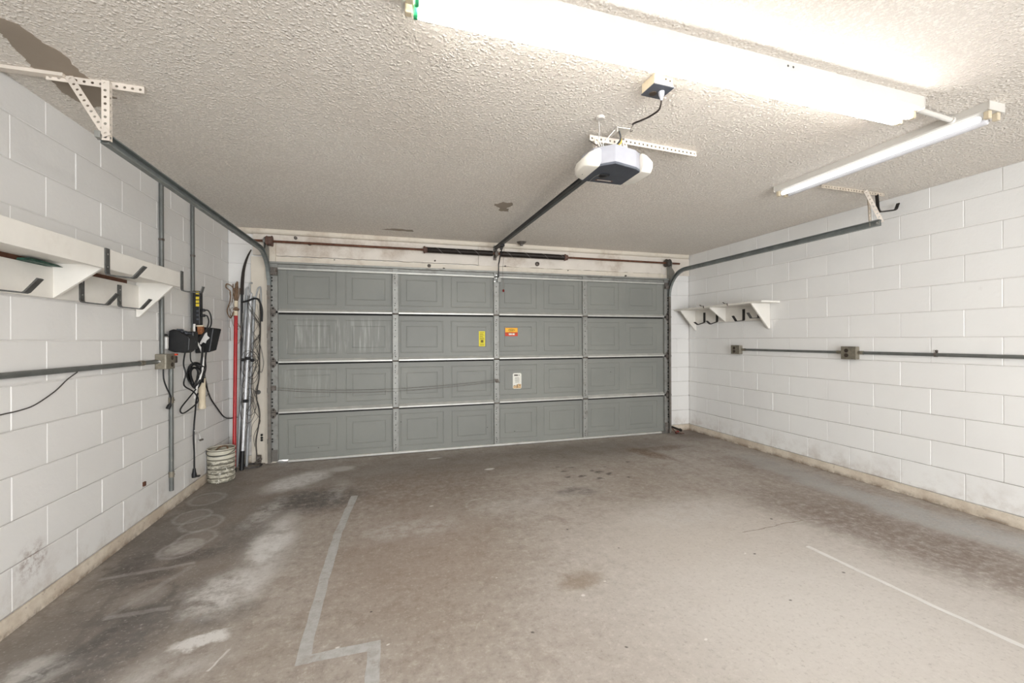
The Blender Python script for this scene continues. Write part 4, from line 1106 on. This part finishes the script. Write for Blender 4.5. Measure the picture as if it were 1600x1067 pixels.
ch = thing('battery_charger', 'bulky black charger with slotted top hung on left wall', 'charger', (XL, 3.82, 1.22))
m = LMB()
prof = [(.012,1.228),(.018,1.378),(.045,1.388),(.075,1.380),(.145,1.335),(.155,1.318),(.150,1.225),(.125,1.206),(.05,1.214)]
m.prism([(XL+a, 3.745, z) for a, z in prof], (0,.10,0)); m.build('body', M_BLACK, ch, bevel=.008)
for q in range(3):
    m = LMB(); a = .065+q*.026; m.hexa([(XL+a,3.755,1.384-q*.014),(XL+a+.012,3.755,1.379-q*.014),(XL+a+.014,3.84,1.379-q*.014),(XL+a,3.84,1.384-q*.014),(XL+a,3.755,1.394-q*.014),(XL+a+.012,3.755,1.389-q*.014),(XL+a+.014,3.84,1.389-q*.014),(XL+a,3.84,1.394-q*.014)]); m.build('slot_rib', M_OPDARK, ch, bevel=.002)
m = LMB(); m.box((XL+.012,3.862,1.232),(XL+.135,3.945,1.375)); m.build('transformer', M_BLACK, ch, bevel=.010)
m = LMB(); m.box((XL+.085,3.857,1.285),(XL+.142,3.89,1.298)); m.build('rib', M_OPDARK, ch, bevel=.003)
m = LMB(); m.box((XL+.002,3.69,1.24),(XL+.030,3.72,1.33)); m.lathe((XL+.022,3.69,1.335), [(.0001,.020),(.012,.015),(.014,0)], 10, 1); tag(m.build('wall_plug', [M_WHITEP, M_BLACK], bevel=.004), 'slim white plug with black top left of the charger', 'plug')

sp = thing('black_speaker', 'black wedge box with torn white paper on its side, left wall', 'speaker', (XL+.01, 4.25, 1.19))
m = LMB()
m.hexa([(XL+.012,4.20,1.190),(XL+.122,4.20,1.200),(XL+.142,4.29,1.215),(XL+.012,4.29,1.205),(XL+.012,4.20,1.425),(XL+.152,4.20,1.412),(XL+.182,4.29,1.405),(XL+.012,4.29,1.425)])
m.build('cabinet', M_BLACK, sp, bevel=.008)
m = LMB(); m.prism([(XL+.045,4.1975,1.275),(XL+.092,4.1975,1.375),(XL+.102,4.1975,1.372),(XL+.104,4.1975,1.345),(XL+.122,4.1975,1.325),(XL+.098,4.1975,1.302),(XL+.092,4.1975,1.278),(XL+.072,4.1975,1.288),(XL+.056,4.1975,1.268)], (0,.004,0)); m.build('torn_paper', M_WHITEP, sp)

cord('white_cord', [(XL+.066,4.05,1.44),(XL+.066,4.05,1.38),(XL+.076,4.06,1.30),(XL+.108,4.07,1.22),(XL+.120,4.07,1.12),(XL+.110,4.06,1.02),(XL+.080,4.06,.92),(XL+.050,4.09,.82)], .0075, M_WHITEP, 'thick white cord hanging in front of the black coil')
coil = thing('coiled_extension_cord', 'black extension cord wound in a hanging oval coil, left wall', 'extension cord', (XL+.07, 4.08, .98))
m = LMB(); pts = []
rr = random.Random(4)
for lp in range(9):
    ax = rr.uniform(.018,.062); az = rr.uniform(.07,.118); cy = 4.07+rr.uniform(-.02,.03)
    for q in range(16):
        a = q/16*2*PI
        pts.append((XL+.058+ax*math.cos(a)*.9, cy+.02*math.sin(a*2), 1.010+az*math.sin(a)-(.118-az)*.25))
m.tube(smooth_path(pts, 2), .0062, 6); m.build('loops', M_BLACK, coil, smooth=60)
m = LMB(); m.tube(smooth_path([(XL+.03,4.08,1.09),(XL+.06,4.05,1.105),(XL+.11,4.06,1.09),(XL+.12,4.09,1.07),(XL+.06,4.11,1.06)]), .010, 7); m.build('tie', M_BLACK, coil, smooth=60)
m = LMB(); m.tube(smooth_path([(XL+.07,4.10,.86),(XL+.05,4.12,.80),(XL+.035,4.14,.70),(XL+.025,4.145,.60),(XL+.022,4.14,.48),(XL+.024,4.145,.35),(XL+.024,4.145,.20)]), .0065, 7); m.build('tail', M_BLACK, coil, smooth=60)
m = LMB(); m.lathe((XL+.024,4.145,.215), [(.0001,0),(.010,0),(.014,-.03),(.018,-.05),(.018,-.075),(.0001,-.075)], 12); m.box((XL+.024,4.14,.142),(XL+.060,4.17,.152)); m.build('socket_end', M_BLACK, coil, smooth=40)
cord('loose_cord', [(XL+.09,3.83,1.22),(XL+.07,3.85,1.12),(XL+.08,3.86,1.04),(XL+.065,3.87,.95),(XL+.09,3.98,.88),(XL+.09,4.05,.80),(XL+.05,4.0,.74),(XL+.03,3.93,.72),(XL+.025,3.91,.76),(XL+.05,4.0,.84),(XL+.08,4.04,.90)], .0055, M_BLACK, 'black cord falling from charger into a long open loop')
cord('loose_cord', [(XL+.10,3.89,1.225),(XL+.10,3.90,1.14),(XL+.12,3.93,1.11),(XL+.13,4.0,1.06),(XL+.10,4.06,1.02)], .0045, M_BLACK, 'short black cord from charger slanting into the coil')
cord('loose_cord', [(XL+.13,4.03,1.25),(XL+.12,4.05,1.17),(XL+.11,4.06,1.10),(XL+.10,4.08,1.05)], .008, M_BLACK, 'thick black cord between the transformer and the coil')
cord('loose_cord', [(XL+.08,4.24,1.21),(XL+.08,4.22,1.12),(XL+.09,4.2,1.06),(XL+.08,4.18,.98),(XL+.07,4.20,.94)], .0065, M_BLACK, 'black cord dropping from the speaker behind the coil')
pc = thing('plug_lead', 'short black lead with plug hanging below the left outlet box', 'cord', (XL+.04, 3.655, 1.09))
m = LMB(); m.tube(smooth_path([(XL+.03,3.64,1.10),(XL+.03,3.645,1.02),(XL+.04,3.665,.95),(XL+.05,3.70,.88),(XL+.045,3.70,.82)]), .005, 7); m.build('lead', M_BLACK, pc, smooth=60)
m = LMB(); m.lathe((XL+.045,3.70,.83), [(.0001,.0),(.009,0),(.014,-.015),(.014,-.04),(.0001,-.042)], 10, 0, (.25,.4,1)); m.build('plug', M_BLACK, pc, smooth=40)
cord('loose_cord', [(XL+.02,4.36,.97),(XL+.015,4.42,.88),(XL+.012,4.52,.76),(XL+.012,4.65,.66),(XL+.015,4.80,.55),(XL+.02,4.93,.50),(-1.55,4.97,.50)], .006, M_BLACK, 'black cord running down left wall into the corner behind red pole')
cord('thin_grey_cord', [(XL+.05,4.32,1.20),(XL+.03,4.34,1.08),(XL+.02,4.38,.98),(XL+.015,4.44,.88),(XL+.012,4.45,.80),(XL+.012,4.38,.81),(XL+.012,4.34,.86)], .0032, M_WIREL, 'thin grey cord hanging below the black wedge box')
cord('thin_grey_cord', [(XL+.04,4.26,1.20),(XL+.02,4.27,1.05),(XL+.014,4.29,.9),(XL+.012,4.32,.82)], .003, M_WIREL, 'thin grey cord hanging beside the beige tube')
bt = thing('beige_tube', 'beige plastic tube hanging upright on the left wall below coil', 'tube', (XL+.035, 4.29, .84))
m = LMB(); m.lathe((XL+.034,4.28,.70), [(.0001,0),(.024,0),(.028,.012),(.028,.03),(.025,.034),(.025,.27),(.0001,.272)], 18); m.build('body', M_BEIGE, bt, smooth=40)
m = LMB(); m.tube([(XL+.034,4.28,.97),(XL+.05,4.24,1.04),(XL+.07,4.20,1.10)], .006, 7); m.build('spout', M_BEIGE, bt, smooth=40)
pw = thing('thin_white_lead', 'thin white lead with a small dark connector near the bucket', 'cord', (XL+.03,4.15,.55))
m = LMB(); m.tube(smooth_path([(XL+.045,4.10,.545),(XL+.042,4.16,.525),(XL+.02,4.25,.49),(XL+.016,4.28,.44),(XL+.018,4.25,.425)]), .0040, 6); m.build('lead', M_WHITEP, pw)
m = LMB(); m.cyl((XL+.022,4.25,.430),(XL+.040,4.275,.432),.008,10); m.build('connector', M_HINGE, pw)
cord('loose_cord', [(XL+.006,2.15,.965),(XL+.006,2.32,.98),(XL+.006,2.45,.985),(XL+.006,2.54,1.0),(XL+.006,2.66,1.05),(XL+.006,2.74,1.10),(XL+.02,2.79,1.135)], .0028, M_WIRE, 'thin dark wire drooping from the horizontal conduit at far left')
m = LMB(); m.box((XL,3.43,.305),(XL+.012,3.455,.335)); tag(m.build('rust_anchor', M_RUST, bevel=.003), 'small rusty anchor stub in left wall near the floor', 'anchor')

# ------------------------------------------------------------------ bucket and poles in the corner
bk = thing('bucket', 'dirty white ribbed bucket standing in the left corner', 'bucket', (-1.521, 4.465, 0))
prof = [(.0001,.0),(.118,0),(.126,.006)]
for q in range(6):
    z = .012+q*.048; r = .124+q*.0008
    prof += [(r-.002,z),(r+.007,z+.003),(r+.008,z+.018),(r+.006,z+.034),(r-.002,z+.038),(r-.002,z+.047)]
prof += [(.132,.300),(.136,.305),(.136,.318),(.131,.322),(.131,.345),(.136,.348),(.136,.356),(.128,.357),(.124,.330),(.120,.06),(.0001,.05)]
prof = [(r*.815, z*.865) for r, z in prof]
m = MB(); m.lathe((0,0,0), prof, 40); m.build('pail', M_BUCKET, bk, smooth=35)
m = MB(); pts = [(.137*math.cos(a), .137*math.sin(a), .335-.0*a) for a in [PI*.15+i*PI*.7/10 for i in range(11)]]
pts = [(.1145*math.cos(PI+i*PI/12), .1145*math.sin(PI+i*PI/12), .290-.04*math.sin(i*PI/12)) for i in range(13)]
m.tube(pts, .003, 6); m.build('bail_wire', M_GREYHOOK, bk)
m = MB(); m.tube(smooth_path([(-.07,.02,.26),(-.03,.05,.300),(.03,.03,.312),(.06,-.02,.298),(.05,.05,.27)]), .008, 6); m.build('rope_scrap', M_ROPE, bk)

rp = thing('red_pole', 'long red pole with a frayed tan brush end in the left corner', 'pole', (-1.462, 4.70, 0))
A = Vector((-1.500,4.720,.03)); B = Vector((-1.530,4.885,1.555))
m = LMB(); m.cyl(A, B, .0165, 14); m.build('pole', M_RED, rp, smooth=40)
u = (B-A).normalized()
m = LMB(); m.cyl(A-u*.028, A+u*.015, .018, 12); m.build('foot_cap', M_BLACK, rp, smooth=40)
m = LMB(); m.cyl(B, B+u*.05, .0175, 12); m.build('ferrule', M_BEIGE, rp, smooth=40)
m = LMB(); m.lathe(tuple(B+u*.055), [(.012,0),(.026,.004),(.028,.020),(.014,.028),(.014,.05)], 14, 0, tuple(u)); m.build('collar', M_ROPE, rp, smooth=40)
m = LMB(); m.cyl(B+u*.09, B+u*.155, .017, 12); m.build('socket', M_BEIGE, rp, smooth=40)
m = LMB(); rr = random.Random(9); T = B+u*.15
for q in range(26):
    a = rr.uniform(0, 2*PI); r = rr.uniform(.004,.028); dz = rr.uniform(.13,.22)
    m.tube(smooth_path([T+Vector((r*.4*math.cos(a), r*.4*math.sin(a), 0)), T+u*dz*.5+Vector((r*math.cos(a), r*math.sin(a), 0)), T+u*dz+Vector((r*1.1*math.cos(a+.5), r*1.1*math.sin(a+.5), 0))], 3), .0048, 5)
m.build('brush', M_ROPE, rp, smooth=60)
m = LMB(); m.tube(smooth_path([T+u*.08, T+Vector((-.03,-.02,.15)), T+Vector((-.075,-.02,.175)), T+Vector((-.085,-.01,.14)), T+Vector((-.05,-.01,.10)), T+Vector((-.055,0,.0)), T+Vector((-.08,0,-.10)), T+Vector((-.05,0,-.17)), T+Vector((-.02,0,-.10))]), .006, 6); m.build('hanging_rope', M_ROPE, rp, smooth=60)

pw_ = thing('pole_saw', 'black pole saw with a curved dark blade behind red pole', 'pruning saw', (-1.475, 4.80, 0))
m = LMB(); A = Vector((-1.520,4.955,.02)); B = Vector((-1.492,4.950,1.92)); m.cyl(A, B, .011, 12); m.build('pole', M_BLACK, pw_, smooth=40)
def blade(pts, wd, th):
    m = LMB(); L_ = []; R2 = []
    P = smooth_path(pts, 6); n = len(P)
    for i in range(n):
        t = (P[min(i+1,n-1)]-P[max(i-1,0)]).normalized(); s_ = Vector((t.z,0,-t.x)).normalized()
        wdt = wd*(1-.75*(i/(n-1))**2)
        L_.append(P[i]+s_*wdt/2); R2.append(P[i]-s_*wdt/2)
    m.prism([tuple(p) for p in L_]+[tuple(p) for p in R2[::-1]], (0,th,0)); return m
blade([(-1.492,4.940,1.78),(-1.486,4.935,1.92),(-1.470,4.93,2.05),(-1.440,4.925,2.16),(-1.400,4.92,2.25)], .032, .006).build('blade', M_SPRING, pw_)

def ext_pole(base, top, r, label, mt, grip=.0, bands=(), prong=True):
    A = Vector(base); B = Vector(top); u = (B-A).normalized()
    root = thing('extension_pole', label, 'pole', tuple(A), 0, 'aluminium poles in the corner')
    m = LMB(); m.cyl(A+u*grip, B, r, 14); m.build('tube', mt, root, smooth=40)
    if grip:
        m = LMB(); m.cyl(A, A+u*grip, r*1.35, 14); m.build('grip', M_BLACK, root, smooth=40, bevel=.003)
    for f in bands:
        c = A.lerp(B, f); m = LMB(); m.cyl(c-u*.016, c+u*.016, r*1.5, 12); m.box(tuple(c+Vector((.0,-r*1.9,-.012))), tuple(c+Vector((r*2.2,-r*.6,.012)))); m.build('clamp', M_BLACK, root, bevel=.003)
    return root
P1 = ext_pole((-1.448,4.765,0), (-1.410,4.945,1.80), .0150, 'bright aluminium pole with black foot grip in the left corner', M_ALU, .19, (.38,.62))
P2 = ext_pole((-1.530,4.90,.0), (-1.455,4.968,1.775), .0150, 'dull aluminium pole just left of the bright pole', M_ALUD, 0, (.62,))
P3 = ext_pole((-1.440,4.885,.0), (-1.380,4.955,1.765), .0140, 'slim aluminium pole just right of the bright pole', M_ALUD, 0, (.62,))
fr = thing('bent_tube_frame', 'bent grey tube prongs sticking up above the aluminium poles', 'frame', (-1.40,4.94,1.75))
for q in ([(-1.452,4.955,1.55),(-1.455,4.95,1.80),(-1.445,4.95,1.85),(-1.425,4.95,1.86)], [(-1.415,4.945,1.72),(-1.42,4.94,1.86),(-1.412,4.94,1.905),(-1.395,4.94,1.90)], [(-1.40,4.945,1.66),(-1.37,4.945,1.74),(-1.345,4.94,1.84),(-1.332,4.94,1.86),(-1.318,4.94,1.85),(-1.315,4.94,1.70)]):
    m = LMB(); m.tube(smooth_path(q), .007, 8); m.build('prong', M_ALUD, fr, smooth=60)
m = LMB(); m.tube(smooth_path([(-1.49,4.93,1.70),(-1.43,4.925,1.715),(-1.40,4.92,1.73),(-1.365,4.92,1.74),(-1.33,4.925,1.72),(-1.305,4.93,1.62),(-1.308,4.93,1.50)]), .010, 7); m.build('black_bar', M_BLACK, fr, smooth=60)

# thin wires strung over the poles
rr = random.Random(21)
def wire_path(n, z_top, z_bot, x0, x1, yb, amp):
    pts = []
    x = rr.uniform(x0, x1)
    for i in range(n):
        f = i/(n-1); z = z_top+(z_bot-z_top)*f
        x += rr.uniform(-amp, amp); x = min(max(x, x0), x1)
        pts.append((x, yb+rr.uniform(-.02,.02), z+rr.uniform(-.03,.03)))
    return pts
tg = thing('wire_tangle', 'tangle of thin dark wires strung over the corner poles', 'wires', (-1.40,4.88,1.0))
for q in range(9):
    m = LMB(); m.tube(smooth_path(wire_path(12, rr.uniform(1.5,1.85), rr.uniform(.15,.7), -1.475, -1.315, 4.875, .075), 5), rr.choice((.0018,.0022,.0026)), 5)
    m.build('wire', rr.choice((M_WIRE, M_WIRE, M_WIREL)), tg)
for q in range(5):
    z = rr.uniform(.5,1.3); m = LMB(); cx_ = rr.uniform(-1.46,-1.34)
    m.tube(smooth_path([(cx_+.07*math.cos(a), 4.865+.015*math.sin(a*2), z+.14*math.sin(a)) for a in [i*2*PI/10+.3 for i in range(11)]], 3), .0025, 5); m.build('wire', M_WIRE, tg)
for q in range(4):
    m = LMB(); m.tube(smooth_path(wire_path(10, rr.uniform(1.6,1.8), rr.uniform(1.25,1.4), -1.60, -1.50, 4.93, .04), 5), .0022, 5); m.build('wire', M_ROPE, tg)
hc = thing('hanging_cable', 'dark cable hanging down the jamb to a coil on the floor', 'cable', (-1.33,4.93,.3))
m = LMB(); m.tube(smooth_path([(-1.325,4.945,1.72),(-1.322,4.94,1.45),(-1.33,4.94,1.2),(-1.335,4.94,.95),(-1.35,4.93,.80),(-1.36,4.93,.70),(-1.338,4.93,.60),(-1.330,4.93,.50),(-1.345,4.93,.38),(-1.362,4.92,.25),(-1.357,4.92,.12),(-1.35,4.90,.03)]), .0062, 7); m.build('drop', M_WIRE, hc, smooth=60)
m = LMB(); pts = []
for q in range(33):
    a = q*2*PI/11; pts.append((-1.385+(.075+.01*math.sin(q))*math.cos(a)*1.2, 4.85+.085*math.sin(a), .010+.004*(q//11)+.003*math.sin(q*1.7)))
m.tube(smooth_path(pts, 3), .005, 6); m.build('floor_coil', M_WIRE, hc, smooth=60)
m = LMB(); m.tube(smooth_path([(-1.345,4.945,1.36),(-1.32,4.93,1.25),(-1.295,4.92,1.12),(-1.29,4.92,1.05),(-1.31,4.93,.97),(-1.335,4.94,.98)]), .0038, 6); m.build('side_loop', M_WIREL, hc, smooth=60)
m = LMB(); m.box((-1.355,4.885,.02),(-1.315,4.935,.10)); m.cyl((-1.335,4.88,.05),(-1.30,4.86,.075),.016,10); m.cyl((-1.36,4.88,.03),(-1.33,4.87,.04),.014,10)
tag(m.build('junction_lump', M_HINGE, bevel=.006), 'small dark junction block on floor beside the left jamb', 'connector')
m = LMB(); m.lathe((-1.352,YW-.036,.755), [(.0001,.012),(.020,.011),(.024,.004),(.024,0)], 14, 0, (0,-1,0)); m.cyl((-1.385,YW-.042,.765),(-1.352,YW-.042,.758),.007,8)
m.build('pipe_clip', M_GREYHOOK, wall_f, smooth=40)
for z in (.305,.275,.25):
    m = LMB(); m.lathe((-1.315,YW-.060,z), [(.012,-.001),(.012,.002),(.0001,.002)], 10, 0, (0,-1,0)); m.build('bolt_hole', M_SEAMDK, wall_f)

# dark hand tool on the floor at the foot of the right track
jt = thing('dropped_clamp', 'small dark rusty clamp on the floor beside the right track', 'clamp', (3.77,4.88,0))
m = MB(); m.cyl((-.05,.02,.085),(.075,.0,.035),.014,10); m.cyl((.06,.0,.045),(.085,-.005,.030),.020,10); m.build('handle', M_SPRING, jt, smooth=40)
m = MB(); m.tube(smooth_path([(-.05,.02,.07),(-.03,-.03,.03),(.02,-.06,.012),(.07,-.08,.010)]), .008, 7); m.build('jaw', M_DRUM, jt, smooth=40)
m = MB(); m.cyl((-.02,-.02,.018),(.02,-.025,.020),.018,10); m.build('knob', M_REDDOT, jt, smooth=40)

# ------------------------------------------------------------------ tape lines on the slab
def ribbon(pts, wd):
    m = MB(); r = random.Random(5)
    for i in range(len(pts)-1):
        a = Vector((*pts[i],0)); b = Vector((*pts[i+1],0)); u = (b-a).normalized(); s_ = Vector((-u.y,u.x,0))
        n = max(2, int((b-a).length/.06)); e0 = wd/2 if i else 0
        lo=[]; hi=[]
        aa = a-u*(wd/2 if i else 0); bb = b+u*(wd/2 if i < len(pts)-2 else 0)
        for k in range(n+1):
            q = aa.lerp(bb, k/n)
            lo.append(q-s_*(wd/2+r.uniform(-.003,.003))); hi.append(q+s_*(wd/2+r.uniform(-.003,.003)))
        m.prism([(p.x,p.y,.0004+.0001*i) for p in lo]+[(p.x,p.y,.0004+.0001*i) for p in hi[::-1]], (0,0,.0006))
    return m
tag(ribbon([(-.30,3.70),(-.350,3.0),(-.356,2.48),(-.350,1.86),(-.075,1.86),(-.085,.9)], .052).build('tape_line', M_TAPE), 'grey tape residue zigzag line on the concrete left of centre', 'tape')
tag(ribbon([(2.49,1.98),(2.515,1.38),(2.55,1.0),(2.56,.6)], .028).build('tape_line', M_TAPE2), 'thin pale straight tape line on the concrete at right', 'tape')
